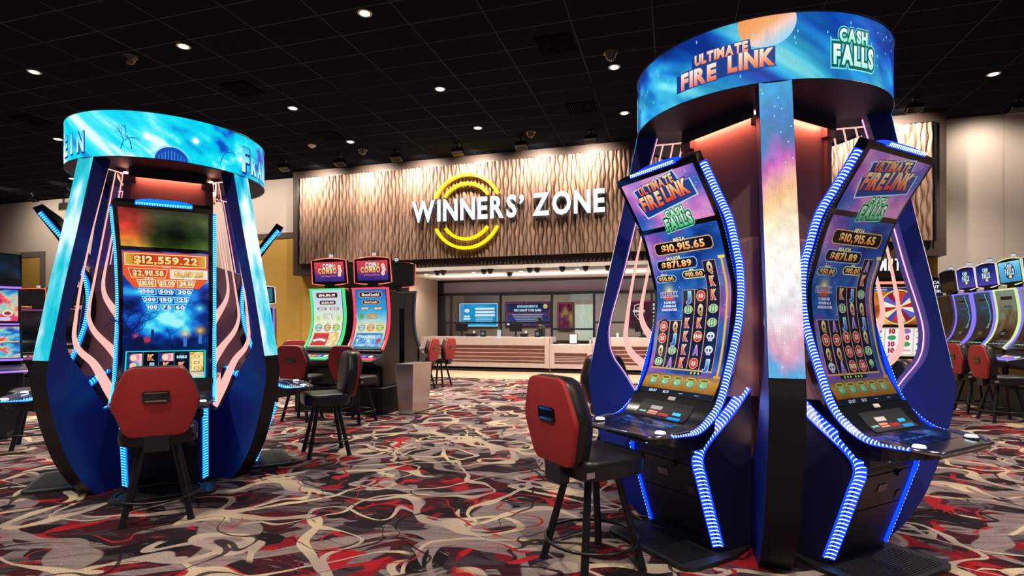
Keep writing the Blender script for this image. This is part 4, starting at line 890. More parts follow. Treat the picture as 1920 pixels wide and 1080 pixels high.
# ring and fin art
def ring_space(cv, RR):
    L = PI*RR
    def bg(u, v):
        a = u/RR; n = fbm(np.cos(a)*3+9, np.sin(a)*3+v*5, 41, 4); n2 = fbm(np.cos(a)*6, np.sin(a)*6+v*9, 47, 4)
        d = np.abs(((a-R(4)) + PI) % (2*PI) - PI); c = ramp(np.clip((n-.5)*2.0+.62-d*.30, 0, 1), [(0,'#0a2f8c'),(.3,'#0f56b8'),(.55,'#1f86cc'),(.8,'#3fb8dc'),(1,'#7fe4f0')])
        return c*(.75+.5*n2)[:,None]
    cv.grid(-L, 2.80, L, 3.18, 420, 34, bg, 0)
    bgc = lambda u, v: bg(u, v)
    for th in (-3, 120, -118):
        x = R(th)*RR; l = 3; cv.lay = l
        cv.glow(x, 3.125, .175, '#ffffff', bgc, 36, 8) if False else None
        pts = [(x + .155*math.cos(q), min(3.178, 3.145 + .145*math.sin(q))) for q in np.linspace(0, 2*PI, 60)]
        cv.lay = l; cv.add([(x, 3.13)] + pts, [(0, i, i+1) for i in range(1, 60)], lambda u, v: np.stack([np.interp((u-x)*.6 - (v-3.14)*1.0, [-.12, 0, .07, .14], [hexc(c)[k] for c in ('#ee9a58','#f0a468','#f6cfc6','#9fd4ee')]) for k in range(3)], -1))
    # titles
    def word(t, th, z, h, w_, c0, c1, ol, rise=0):
        x = R(th)*RR; cv.lay = 8; cv.lay = 12; cv.text(t, x, z, h, vgrad(z-h*.6, z+h*.6, c0, c1), w_, .055, .10, 0, rise, oc=ol, ob=.06)
    for off in (0, 120, -125):
        x = R(-20+off)*RR; cv.lay = 5; cv.poly([(x-.30,2.865),(x+.285,2.885),(x+.285,3.0),(x+.16,3.0),(x+.15,3.065),(x-.19,3.045),(x-.19,2.985),(x-.30,2.975)], '#1a3c88')
        word('ULTIMATE', -21+off, 3.025, .055, .31, '#e88a5a', '#fff0d8', '#4a3c7a'); word('FIRE', -30.5+off, 2.925, .088, .23, '#e86a4a', '#fff4e8', '#2a4a98'); word('LINK', -9+off, 2.942, .088, .25, '#e86a3a', '#fff0d0', '#2a4a98')
        for t_, x_, y_, h_, w_ in (('CASH', R(32+off)*RR, 3.05, .065, .20), ('FALLS', R(32.5+off)*RR, 2.94, .10, .29)):
            for j, (c_, o_) in enumerate((('#7fe4ec', .17), ('#0e6a5c', .12))): cv.lay = 5 + j; v, f, tw = layout(t_, .055, .10, .055+o_); q = w_/tw; cv.add(np.stack([(v[:,0]-tw/2)*q + x_, (v[:,1]-.5)*h_ + y_], -1), f, c_)
        word('CASH', 32+off, 3.05, .065, .20, '#8fe8d0', '#ffffff', '#0e6a5a'); word('FALLS', 32.5+off, 2.94, .10, .29, '#a8f0e8', '#ffffff', '#0c5c50')
    rnd = random.Random(3)
    for i in range(110):
        cv.lay = 4; x = rnd.uniform(-L, L); z = rnd.uniform(2.815, 3.16); cv.ell(x, z, .004, .007+.006*rnd.random(), '#6fe0f4', 6)
def ring_crypt(cv, RR):
    L = PI*RR
    def bg(u, v):
        a = u/RR; n = fbm(np.cos(a)*4+3, np.sin(a)*4+v*6, 61, 5); n2 = fbm(np.cos(a)*9+3, np.sin(a)*9+v*14, 67, 4)
        c = ramp(np.clip((n-.5)*2.3+.66+(n2-.5)*.6, 0, 1), [(0,'#0c4cc0'),(.14,'#0c8fdc'),(.32,'#00c4ea'),(.65,'#10e0f4'),(.88,'#7ff2fc'),(1,'#e0ffff')]); return c
    cv.grid(-L, 2.80, L, 3.18, 420, 36, bg, 0)
    bgc = lambda u, v: bg(u, v)
    for th, z in ((36, 2.975), (60.5, 3.0)):
        cv.lay = 5; cv.glow(R(th)*RR, z, .06, '#ffffff', bgc); cv.lay = 7; cv.ell(R(th)*RR, z, .022, .024, '#ffffff', 18)
    x = R(48)*RR   # iron gate arch
    cv.lay = 5; cv.ell(x, 2.80, .12, .11, '#1048b0', 24, 0, PI); cv.lay = 7; cv.line([(x+.15*math.cos(q), 2.81+.11*math.sin(q)**2) for q in np.linspace(0, PI, 24)], .006, '#7fd8ff'); cv.line([(x+.10*math.cos(q), 2.87+.05*math.sin(q)) for q in np.linspace(.3, PI-.3, 16)], .005, '#7fd8ff')
    for k in range(9): cv.lay = 7; cv.line([(x-.09+.0225*k, 2.803), (x-.09+.0225*k, 2.83+.05*math.sin(PI*k/8))], .003, '#5fb8f0')
    # branches
    rnd = random.Random(8)
    def br(x, z, a, l, w_, d):
        x2, z2 = x + l*math.cos(a), min(3.17, max(2.81, z + l*math.sin(a))); cv.lay = 4; cv.line([(x, z), (x2, z2)], w_, '#0a62b8')
        if d: 
            for q in range(2): br(x2, z2, a+rnd.uniform(-.8,.8), l*.72, w_*.7, d-1)
    for th in (22, 28, 75, 140, 200, -60, -120): br(R(th)*RR, 2.86, PI/2+rnd.uniform(-.6,.6), .075, .008, 4)
    # words running round the ring
    def run(txt, start, step, first=1.35):
        th = start
        for i, ch in enumerate(txt):
            h = .15*(first if i == 0 else 1); x = R(th)*RR; z = 2.86 + h/2
            cv.lay = 9; cv.text(ch, x+.008, z-.008, h, '#083c8c', .10*(1.15 if i == 0 else 1)*(.4 if ch == 'I' else 1), .10); cv.lay = 12; cv.text(ch, x, z, h, vgrad(z-h/2, z+h/2, '#f0ffff', '#30c8f0'), .09*(1.15 if i == 0 else 1)*(.4 if ch == 'I' else 1), .05); th += step
    run('FRANKENSTEIN', 94.5, 8.9); run('FRANKENSTEIN', -102.5, 8.9)
def fin_space(cv, Lf):
    """v runs from the top (0) to the lower end"""
    def bg(u, v):
        t = v/Lf + .18*(fbm(u*10+2, v*3, 71)-.5) + u*1.2*np.exp(-((v/Lf-.3)/.2)**2)*.3
        c = ramp(np.clip(t, 0, 1), [(0,'#1e9ad4'),(.12,'#2a7cc0'),(.22,'#3a78b4'),(.29,'#c05ab8'),(.34,'#e8a0a8'),(.42,'#f4c08a'),(.52,'#fbe6c4'),(.62,'#fff8ec'),(.78,'#f0ecf0'),(.86,'#e8c8d4'),(.92,'#d8a0b8'),(.97,'#a8a0d0'),(1,'#5aa8d8')])
        return c*(.86+.28*fbm(u*30, v*20, 77))[:,None]
    cv.grid(-.086, .004, .086, Lf, 14, 110, bg, 0)
    rnd = random.Random(2)
    for i in range(16): cv.lay = 3; cv.ell(rnd.uniform(-.08,.08), Lf*(rnd.uniform(.02,.3) if i < 11 else rnd.uniform(.85,.98)), .004, .004, '#bff4ff', 8)
def fin_crypt(white):
    def art(cv, Lf):
        def bg(u, v):
            n = fbm(u*9+4, v*3.2, 81, 4); t = v/Lf; e = np.clip((n-.5)*1.8 + (.62 if white else .45) + .32*np.sin(PI*np.clip((t-.1)/.7,0,1)), 0, 1)
            return ramp(e, [(0,'#0c90cc'),(.3,'#12c0de'),(.6,'#6fdcec'),(.85,'#c4f2f6'),(1,'#f0feff')] if white else [(0,'#00b4c8'),(.35,'#14c8dc'),(.6,'#5cd6e6'),(.85,'#a8e8f0'),(1,'#d8f8fa')])
        cv.grid(-.086, .004, .086, Lf, 14, 110, bg, 0)
    return art
# ================================================================== placing the two kiosks and their machines
KL = (-4.675, 4.176); KR = (.559, 4.243)
ROT = {'front': None}
def place_on(k, th, r): return (k[0] + math.sin(th)*r, k[1] - math.cos(th)*r, 0)
kiosk('gaming_kiosk', 'tall four-finned gaming kiosk with space-themed LED ring, on the right', None, (KR[0], KR[1], 0), ring_space, [fin_space], emis('line_pink', '#ffb0d0', 1.6, 'NONE'))
kiosk('gaming_kiosk', 'tall four-finned gaming kiosk with bright cyan LED ring, on the left', None, (KL[0], KL[1], 0), ring_crypt, [fin_crypt(False), fin_crypt(True)], emis('line_dim', '#2a50b0', .5, 'NONE'))
GA = 'curved machines around the right kiosk'; GL = 'curved machines around the left kiosk'
mA = kiosk_machine('slot_machine', 'curved blue-lit slot machine facing left, nearest in front of the right kiosk', 'slot machine', GA, BLUE_G, BLUE_H, main_space(0), top_space, panel_space)
mB = dup(mA, 'curved blue-lit slot machine facing right, at the right side of the right kiosk', (0,0,0), 0)
for ch in mB.children:
    if ch.name.startswith(('main_screen', 'topper_screen')):
        cv = Canvas(SCR_FN, du=.06, dv=.03); cv.gain = .72; (main_space(1) if ch.name.startswith('main') else top_space)(cv); o2 = cv.obj('tmp', SCR); ch.data = o2.data; bpy.data.objects.remove(o2)  # off-axis dimming of these screens is put into their colours
for m_, th in ((mA, -45), (mB, 45)):
    m_.location = place_on(KR, R(th), R0); m_.rotation_euler.z = R(th)
dup(mA, 'curved slot machine at the far left of the right kiosk, behind its left fin', place_on(KR, R(-135), R0), R(-135))
dup(mA, 'curved slot machine at the far right side of the right kiosk, behind the right-facing machine', place_on(KR, R(135), R0), R(135))
mF = kiosk_machine('slot_machine', 'curved cyan-lit slot machine facing the camera on the left kiosk, red chair in front', 'slot machine', GL, CYAN_G, CYAN_H, main_crypt, top_moody, panel_space)
mF.location = place_on(KL, R(45), R0); mF.rotation_euler.z = R(45)
dup(mF, 'curved slot machine on the left kiosk whose top juts out past its left fin', place_on(KL, R(-45), R0), R(-45))
dup(mF, 'curved slot machine on the right side of the left kiosk, beside the side-on chair', place_on(KL, R(135), R0), R(135))
dup(mF, 'curved slot machine at the back of the left kiosk', place_on(KL, R(225), R0), R(225))

GC = 'red-backed casino chairs'
ch0 = make_chair('red-backed casino chair in the right foreground, beside the left-facing machine', GC)
ch0.location = place_on(KR, R(-45), 1.44); ch0.rotation_euler.z = R(-45)
def chair(label, loc, rz): return dup(ch0, label, (loc[0], loc[1], 0), rz)
chair('red-backed casino chair seen square from behind at the left kiosk', place_on(KL, R(45), 1.44), R(46))
chair('casino chair seen side-on with its black seat toward the left kiosk', place_on(KL, R(135), 1.44), R(135))
chair('dark casino chair back showing behind the left fin of the right kiosk', place_on(KR, R(-135), 1.46), R(-135))
chair('casino chair back seen through the right fin opening of the right kiosk', place_on(KR, R(135), 1.44), R(135))

# ================================================================== upright cabinets with topper screens; front faces -Y
def P2(s, f, z): return (s, -f, z)
UP_PTS = [(.29,1.03),(.16,1.20),(.085,1.42),(.075,1.66),(.125,2.0)]
SUP = surf(UP_PTS); UV_T = float(SUP[1][-1])
def up_fn(u, v, h):
    c, d, g = SUP; r = np.interp(v, d, c[:,0]); z = np.interp(v, d, c[:,1]); tr = np.interp(v, d, g[:,0]); tz = np.interp(v, d, g[:,1]); h = h + .005
    return np.stack([u, -(r + tz*h), z - tr*h], -1)
WU = .56
def upright(label, group, led, main_art, top_art, top_led, stand=.68, far=False):
    t = thing('slot_machine', label, 'slot machine', group=group)
    if stand: B().box((0, -.03, .21), (stand, .78, .42)).obj('base_stand', MATTE, t, bevel=.008)
    b = B(); b.prism([(-.30,.42),(.26,.42),(.26,.72),(.30,.78),(.30,1.0),(.16,1.17),(.07,1.40),(.055,1.66),(.10,1.99),(-.22,1.99),(-.30,1.7)], lambda f, z, s: P2(s, f, z), -.31, .31); b.obj('cabinet', BLACK, t, bevel=.01)
    b = B(); b.prism([(.24,.99),(.33,.93),(.42,.90),(.60,.865),(.615,.84),(.58,.81),(.32,.74),(.24,.74)], lambda f, z, s: P2(s, f, z), -.33, .33); b.obj('control_deck', M('deck_grey', '#2c2e38', .3), t, bevel=.012)
    b = B(); b.prism([(.47,.893),(.60,.868),(.60,.874),(.47,.899)], lambda f, z, s: P2(s, f, z), -.30, .30); b.obj('deck_glow', led, t)
    for s, c in ((-.16,'#e8e0d8'),(-.05,'#ff7a50'),(.05,'#8a90ff'),(.17,'#f4f4ff')):
        b = B(); b.prism([(.36,.921),(.42,.903),(.42,.909),(.36,.927)], lambda f, z, a: P2(a, f, z), s-.035, s+.035); b.obj('slot_light', emis('slot_'+c[1:], c, 1.0, 'NONE'), t)
    if not far:
        b = B(); b.box(P2(0, .275, .58), (.54, .02, .26)); b.obj('belly_panel', GLOSS, t)
    for sg in (-1, 1):
        rings = []
        c, d, g = SUP
        for i in range(0, len(c), 4):
            (r, z), (tr, tz) = c[i], g[i]; rings.append([P2(sg*.300, r+tz*.015, z-tr*.015), P2(sg*.328, r+tz*.015, z-tr*.015), P2(sg*.328, r-tz*.035, z+tr*.035), P2(sg*.300, r-tz*.035, z+tr*.035)])
        b = B(); b.band(rings); b.obj('edge_light', led, t)
    b = B(); b.prism([(.10,2.0),(.15,2.0),(.15,2.025),(.10,2.025)], lambda f, z, s: P2(s, f, z), -.335, .335); b.obj('edge_light', led, t)
    cv = Canvas(up_fn, dv=.03); main_art(cv); cv.obj('main_screen', SCR_FAR, t)
    # topper: gently bowed frame on a neck
    b = B(); b.box(P2(0, -.02, 2.06), (.20, .12, .12)); b.obj('topper_neck', BLACK, t)
    tp = [(-.345,2.115),(0,2.085),(.345,2.115),(.335,2.50),(0,2.535),(-.335,2.50)]
    arc = lambda pts: pts
    top = [(x, 2.50+.035*(1-(x/.335)**2)) for x in np.linspace(.335,-.335,9)]; bot = [(x, 2.115-.03*(1-(x/.345)**2)) for x in np.linspace(-.345,.345,9)]
    outl = bot + top
    b = B(); b.prism(outl, lambda x, z, y: P2(x, .05 + (z-2.3)*.12 + y, z), -.07, 0); tpr = b.obj('topper', BLACK, t)
    b = B(); b.tube([P2(x, .052 + (z-2.3)*.12, z) for x, z in outl], .009, 6, closed=True); b.obj('topper_rim', top_led, tpr)
    cv = Canvas(lambda u, v, h: np.stack([u, -(.052 + (v-2.3)*.12 + h), v], -1)); top_art(cv); cv.obj('topper_screen', SCR_FAR, tpr)
    b = B(); b.cyl(P2(0, .0, 2.53), .022, .03, 12); b.mi = 1; b.cyl(P2(0, .0, 2.56), .032, .05, 14); b.mi = 0; b.cyl(P2(0, .0, 2.61), .034, .012, 14); b.obj('candle_light', [CHROME, emis('candle', '#e8ecf4', .7, 'NONE')], t)
    return t
def coin_top(cv):
    cv.grid(-.285, 2.15, .285, 2.475, 20, 12, lambda u, v: ramp(np.clip((v-2.15)/.325+.25*(fbm(u*6,v*6,90)-.5),0,1), [(0,'#2a2c7a'),(.3,'#5a2f86'),(.55,'#c03a56'),(1,'#d8454a')]), 0)
    cv.lay = 2; 
    def w(t, x, y, h, wd, c0, c1): cv.text(t, x, y, h, vgrad(y-h*.6, y+h*.6, c0, c1), wd, .05, .2, oc='#3a0f3a', ob=.05)
    w('COIN', -.02, 2.405, .075, .20, '#f0e6d8', '#ffffff'); cv.lay = 2; w('&', .115, 2.405, .06, .05, '#e8803a', '#ffd080'); cv.lay = 2; w('COMBO', -.035, 2.325, .085, .36, '#e8a050', '#ffe8a8')
    for x, y in ((.20,2.385),(.215,2.325),(.195,2.265)): cv.lay = 5; cv.ell(x, y, .033, .037, '#fff4dc', 14); cv.ell(x, y, .024, .028, '#d8c8a8', 14)
    cv.lay = 5; cv.line([(-.16,2.235),(-.08,2.245),(-.02,2.23),(.06,2.245),(.13,2.235)], .012, '#e86a5a')
def coin_main(kind):
    def art(cv):
        y = lambda t: UV_T*(1-t)
        if kind == 'blue': st = [(0,'#c0b890'),(.10,'#78b8c8'),(.32,'#d8e0c8'),(.42,'#e8d8b0'),(.52,'#8fd4e4'),(.68,'#2f9fd8'),(1,'#1668b8')]
        else: st = [(0,'#b8d0a0'),(.12,'#d8e4c0'),(.4,'#e8f0d8'),(.55,'#e0eccc'),(.7,'#d0dce8'),(1,'#c0d4ec')]
        bg = lambda u, v: ramp(np.clip(v/UV_T+.12*(fbm(u*12,v*12,95)-.5),0,1), st)
        cv.grid(-WU/2, .0, WU/2, UV_T, 26, 50, bg, 0)
        if kind == 'blue':
            cv.lay = 3; cv.glow(-.19, y(.43), .10, '#3f9a3c', bg)
        else:
            for x in (-.2,.2): cv.lay = 3; cv.glow(x, y(.46), .08, '#a8d068', bg)
        vals = ('Good Luck!', 'Good Luck!') if kind == 'blue' else ('$14,110.19', '$1,131.80')
        for q, t, wd, hh in ((vals[0],.085,.40,.075),(vals[1],.205,.30,.06)):
            cv.lay = 4; cv.pill(0, y(t), wd+.03, hh+.018, .02, '#c89a8a'); cv.lay = 6; cv.pill(0, y(t), wd, hh, .015, '#2a1c3c'); cv.lay = 8; cv.text(q, 0, y(t), hh*.5, '#fff0d0', wd*.8, .05)
        for x in (-.12,.12): cv.lay = 4; cv.pill(x, y(.305), .18, .045, .012, '#8a7a6a'); cv.lay = 6; cv.text('$50.00' if x < 0 else '$10.00', x, y(.305), .026, '#fff4e0', .12, .05)
        cv.lay = 4; cv.text('COMBO', 0, y(.43), .066, '#e8b070' if kind == 'blue' else '#f4f4f0', .22, .05, .1, oc='#5a4a3a', ob=.06)
        for x, c in ((-.17,'#6aa8b8'),(0,'#c08048'),(.17,'#8ab040')):
            cv.lay = 4; cv.ell(x, y(.615), .075, .075, '#e8e0c0', 22); cv.ell(x, y(.615), .068, .068, c, 22)
            for k in (-.04,-.01,.02,.045): cv.lay = 7; cv.ell(x, y(.615)+k, .05, .008, '#f0e8c8', 12)
        if kind == 'blue':
            cv.lay = 4; cv.rect(0, y(.84), .48, .27, '#3a78c8'); cv.lay = 6; cv.grid(-.235, y(.955), .235, y(.735), 10, 8, lambda u, v: ramp(fbm(u*16,v*16,97), [(.2,'#1a50a8'),(.5,'#4a98d8'),(.8,'#b8e0f0')])); cv.lay = 8; cv.text('TREASURE', -.04, y(.77), .04, '#f4f4ff', .30, .06); cv.lay = 8; cv.text('T', -.19, y(.86), .07, '#ffffff', .05, .06); cv.ell(.19, y(.84), .04, .04, '#d84050', 14); cv.poly([(-.03,y(.87)),(.05,y(.87)),(.01,y(.81))], '#f0f0f0')
        else:
            cv.lay = 4; cv.rect(0, y(.83), .48, .29, '#e8c0a0'); cv.lay = 6; cv.grid(-.23, y(.945), .06, y(.715), 6, 6, '#d04040'); cv.grid(.06, y(.945), .23, y(.715), 8, 8, lambda u, v: ramp(fbm(u*26,v*26,99), [(.2,'#c8903c'),(.5,'#f0d890'),(.8,'#fff8d8')])); cv.lay = 8
            cv.line([(-.21+.24*k/12, y(.855)+.03*math.sin(PI*k/12)) for k in range(13)], .045, '#f4f4f8'); cv.lay = 8; cv.text('WINNER', -.09, y(.77), .03, '#ffe0a0', .16, .05) if False else None
        cv.lay = 4; cv.rect(0, y(.985), WU, .03, '#3a7a6a' if kind != 'blue' else '#2a7a8a')
    return art
def dark_art(cv): cv.grid(-WU/2, 0, WU/2, UV_T, 8, 14, lambda u, v: ramp(fbm(u*5,v*5,33), [(.2,'#05060a'),(.8,'#141a26')]), 0)
def dark_top(cv): cv.grid(-.285, 2.15, .285, 2.475, 6, 4, '#0c0e14', 0)
GCO = 'cabinets of the back-to-back bank in the middle'
L_GRN = emis('edge_green', '#4be08a', 1.1, 'NONE'); L_RED = emis('edge_red', '#ff4860', 1.1, 'NONE'); L_PUR = emis('edge_purple', '#5a5478', .35, 'NONE'); L_RIM = emis('rim_red', '#ff6a5a', 1.2, 'NONE')
for lab, x, y, rz, led, art, tart, rim in (
    ('slot cabinet with green edge lights and a red and blue topper, left of its pair', -5.57, 8.05, 0, L_GRN, coin_main('green'), coin_top, L_RIM),
    ('slot cabinet with red edge lights and a beach-blue screen, beside the steel bin', -4.75, 8.05, 0, L_RED, coin_main('blue'), coin_top, L_RIM),
    ('cabinet back behind the green-lit slot cabinet', -5.57, 8.82, PI, L_PUR, dark_art, dark_top, L_RIM),
    ('cabinet with dark topper facing away behind the red-lit slot cabinet', -4.75, 8.82, PI, L_PUR, dark_art, dark_top, L_RIM)):
    m = upright(lab, GCO, led, art, tart, rim, stand=.80); m.location = (x, y, 0); m.rotation_euler.z = rz
# stainless bin
def bin_():
    t = thing('waste_bin', 'brushed steel waste bin, tapered and square, at the end of the cabinet bank', 'bin', (-4.03, 8.07, 0))
    b = B(); b.band([[(-.12,-.30,.012),(.12,-.30,.012),(.12,.30,.012),(-.12,.30,.012)], [(-.155,-.34,.79),(.155,-.34,.79),(.155,.34,.79),(-.155,.34,.79)]]); b.obj('body', STEEL, t, bevel=.006)
    b = B(); b.band([[(-.16,-.345,.785),(.16,-.345,.785),(.16,.345,.785),(-.16,.345,.785)], [(-.16,-.345,.80),(.16,-.345,.80),(.16,.345,.80),(-.16,.345,.80)], [(-.12,-.30,.80),(.12,-.30,.80),(.12,.30,.80),(-.12,.30,.80)], [(-.12,-.30,.76),(.12,-.30,.76),(.12,.30,.76),(-.12,.30,.76)]]); b.obj('rim', STEEL, t)
    B().box((0, 0, .006), (.22, .58, .012)).obj('foot', MATTE, t); B().box((-.03, -.302, .04), (.06, .004, .025)).obj('small_label', WHITEP, t)
bin_()
chair('red-backed chair facing the green-lit cabinet, left of the middle pair', (-5.30, 6.95), R(4))
chair('red-backed chair facing the red-lit cabinet, right of the middle pair', (-4.46, 7.05), R(-4))
chair('red chair standing beyond the left kiosk, farther back than the middle pair', (-7.40, 9.35), R(52))
# far bank beside the counter
def far_main(cv):
    y = lambda t: UV_T*(1-t)
    cv.grid(-WU/2, 0, WU/2, UV_T, 10, 20, lambda u, v: ramp(fbm(u*8,v*8,51), [(.2,'#2a1a24'),(.5,'#8a4a3c'),(.8,'#e0b890')]), 0); cv.lay = 3; cv.rect(0, y(.28), WU, .04, '#ff6a4a')
    for t in (.42,.52,.64): cv.lay = 3; cv.pill(0, y(t), .36, .06, .02, '#1a1418'); cv.lay = 5; cv.rect(0, y(t), .24, .02, '#f0c890')
GF = 'far cabinets beside the service counter'
for lab, y in (('far slot cabinet facing right, its edge-on screen beside the service counter', 11.75), ('far slot cabinet hidden behind the middle bank, next to the service counter', 11.0)):
    m = upright(lab, GF, L_PUR, far_main, dark_top, L_RIM, far=True); m.location = (-6.22, y, 0); m.rotation_euler.z = R(90)
chair('small red chair before the service counter, the nearer to the right', (-5.22, 11.75), R(84))
chair('small red chair before the service counter, half hidden at its left', (-5.32, 11.05), R(88))

# ================================================================== right bank
def falls_top(cyan):
    def art(cv):
        cv.grid(-.30, 2.14, .30, 2.48, 16, 10, lambda u, v: ramp(np.clip((v-2.14)/.34+.3*(fbm(u*6,v*6,12)-.5),0,1), [(0,'#2f8ac8'),(.6,'#4ab4e0'),(1,'#8fd8ee')] if cyan else [(0,'#3a3ab8'),(.5,'#1c2c8c'),(1,'#10206c')]), 0)
        cv.lay = 2; cv.ell(0, 2.32, .15, .135, '#0d3c6a', 20)
        def w(t, x, y, h, wd, c0, c1): cv.lay = 4; cv.text(t, x, y, h, vgrad(y-h*.6, y+h*.6, c0, c1), wd, .05, .10, oc='#08284c', ob=.06)
        w('CASH', -.01, 2.405, .06, .17, '#b8e8f0', '#ffffff'); w('FALLS', .0, 2.305, .09, .25, '#a8e0f4', '#ffffff'); cv.lay = 4; cv.ell(.01, 2.225, .05, .028, '#c8902c', 16); cv.ell(.01, 2.225, .04, .02, '#ffe08a', 16); cv.lay = 6; cv.rect(.0, 2.36, .10, .014, '#e8c050')
    return art
def falls_main(seed, sw):
    def art(cv):
        y = lambda t: UV_T*(1-t)
        st = [(0,'#0a0a10'),(.4,'#14202c'),(.7,'#1c3a50'),(1,'#2c5870')] if sw else [(0,'#1a1410'),(.35,'#4a3424'),(.55,'#6a7058'),(.8,'#7a8a8a'),(1,'#58707c')]
        cv.grid(-WU/2, 0, WU/2, UV_T, 16, 30, lambda u, v: ramp(np.clip(v/UV_T*.7+.5*(fbm(u*7,v*7,seed)-.3),0,1), st), 0)
        cv.lay = 3; cv.pill(.02, y(.13), .34, .07, .02, '#101418'); cv.frame(.02, y(.13), .34, .07, .006, '#6a7a68'); cv.lay = 5; cv.rect(.02, y(.27), .22, .03, '#2c4a7c')
        if sw: cv.lay = 5; cv.line([(.10,y(.02)),(.13,y(.12)),(.17,y(.22)),(.18,y(.34)),(.21,y(.42)),(.18,y(.52))], .028, '#3fa0dc'); cv.lay = 5; cv.line([(.17,y(.54)),(.12,y(.63)),(.17,y(.62)),(.2,y(.53))], .008, '#c8e4f4')
        cv.lay = 5; cv.ell(-.02, y(.72), .11, .09, '#2a2420', 18); cv.ell(-.02, y(.72), .09, .07, '#14120f', 18)
        for k in range(3): cv.lay = 8; cv.rect(-.02, y(.70+.02*k), .12, .008, '#8a8a7a')
        for k in range(9): cv.lay = 5; cv.line([(-.22+.05*k, y(.93)+.01*(k%3)), (-.15+.05*k, y(.915)+.012*(k%2))], .008, '#8fd0dc')
    return art
GR = 'cabinets of the right-hand bank'
L_VIO = emis('edge_violet', '#8a78ff', 1.0, 'NONE'); L_YEL = emis('edge_lime', '#d8f0a0', 1.0, 'NONE'); L_PALE = emis('rim_pale', '#e8d8ff', 1.1, 'NONE')
XB = 5.48
for lab, y, led, art, tart, rim in (
    ('right-bank slot cabinet with violet edges and a navy topper, farthest with a lit topper', 12.64, L_VIO, falls_main(14, True), falls_top(False), L_PALE),
    ('right-bank slot cabinet with violet edges and navy topper, next to the bright cyan topper', 11.92, L_VIO, falls_main(15, True), falls_top(False), L_PALE),
    ('right-bank slot cabinet with lime edges and a bright cyan topper', 11.20, L_YEL, falls_main(16, False), falls_top(True), L_YEL),
    ('right-bank slot cabinet cut off by the right picture edge', 10.48, L_VIO, falls_main(17, False), falls_top(False), L_PALE),
    ('right-bank slot cabinet with unlit topper and dark screen at the far end', 13.36, L_PUR, dark_art, dark_top, L_PUR)):
    m = upright(lab, GR, led, art, tart, rim); m.location = (XB, y, 0); m.rotation_euler.z = R(-90)
chair('red-backed chair at the right-hand bank, the nearer of its two', (4.62, 9.72), R(-88))
chair('red-backed chair at the right-hand bank, partly behind the right kiosk fin', (4.66, 10.55), R(-88))

# ================================================================== wheel machine behind the right kiosk
def wheel_machine():
    t = thing('slot_machine', 'wide reel machine with a prize wheel screen, seen through the right kiosk opening', 'slot machine', (2.82, 8.7, 0), R(6))
    B().box((0, .25, .45), (1.15, .6, .9)).obj('cabinet', BLACK, t, bevel=.01); B().box((0, .3, 1.5), (1.15, .4, 1.3)).obj('upper_cabinet', BLACK, t, bevel=.01)
    b = B(); b.prism([(-.02,.93),(.30,.88),(.30,.84),(-.02,.80)], lambda f, z, s: (s, -f, z), -.56, .56); b.obj('control_deck', M('deck_wood', '#7a3a24', .4), t, bevel=.01)
    cv = Canvas(plane_fn((0,.095,1.42),(1,0,0),(0,0,1)))
    cv.grid(-.54, 0, .54, .52, 30, 16, lambda u, v: ramp(fbm(u*5,v*5,71), [(.2,'#7a2c14'),(.45,'#c86a24'),(.6,'#e8a850'),(.8,'#f4dca0')]), 0)
    cv.lay = 3; cv.rect(0, .485, 1.0, .05, '#163c7c'); cv.lay = 5; cv.text('WHEEL', -.25, .485, .03, '#9fd0ff', .2, .04) if False else cv.rect(-.2, .485, .5, .018, '#7fb8f0')
    wx, wy = .20, .24; cv.lay = 4; cv.ell(wx, wy, .245, .245, '#f0d080', 40); cv.ell(wx, wy, .228, .228, '#7a4a1c', 40); cv.lay = 7
    cols = ['#b02030','#f0e0b0','#4a48a8','#c83828','#e8c880','#8a1c3c','#5a60c0','#f4ecd0']
    for k in range(16): cv.lay = 7; cv.ell(wx, wy, .215, .215, cols[k % 8], 4, 2*PI*k/16, 2*PI*(k+1)/16)
    cv.lay = 9; cv.ell(wx, wy, .04, .04, '#e8c870', 18)
    for x in (-.42,-.2): cv.lay = 4; cv.ell(x, .26, .085, .10, '#3a1410', 20); cv.ell(x, .27, .06, .05, '#c05a28', 16)
    for k in range(6): cv.lay = 4; cv.rect(-.45+.07*k, .06, .055, .05, '#f0e0c0' if k % 2 else '#d8a060')
    cv.obj('wheel_screen', SCR_FAR, t)
    cv = Canvas(plane_fn((0,.085,.98),(1,0,0),(0,-.12,.99)))
    cv.grid(-.54, 0, .54, .40, 10, 6, '#d8c8b0', 0)
    rnd = random.Random(4)
    for i in range(6):
        x = -.45+.18*i; cv.lay = 3; cv.grid(x-.08, .03, x+.08, .38, 2, 6, '#f4f0f4')
        for j in range(4):
            y = .08+.09*j; k = rnd.randrange(3); cv.lay = 5
            if k == 0: cv.text('10', x, y, .06, '#b0203c', .08, .08)
            elif k == 1: cv.ell(x, y, .055, .035, rnd.choice(['#3a9a5a','#8a6ac8','#4a78c8']), 14)
            else: cv.rect(x, y, .12, .025, rnd.choice(['#c85a6a','#d8a880','#7a88c8']))
    cv.obj('reel_screen', SCR_FAR, t)
    cv = Canvas(plane_fn((0,.02,.935),(1,0,0),(0,-.1,.05))); 
    for x in (-.3,-.1,.1,.3): cv.lay = 1; cv.rect(x, .0, .16, .5, '#5a3418'); cv.lay = 3; cv.rect(x, .0, .06, .12, '#ffe0a0')
    cv.obj('button_row', SCR_FAR, t)
    B().box((0, .10, 2.0), (1.12, .03, .035)).obj('top_light', emis('wheel_top', '#ffa080', 1.1, 'NONE'), t); B().box((0, .3, 2.12), (1.14, .42, .1)).obj('top_cap', MATTE, t, bevel=.01)
wheel_machine()

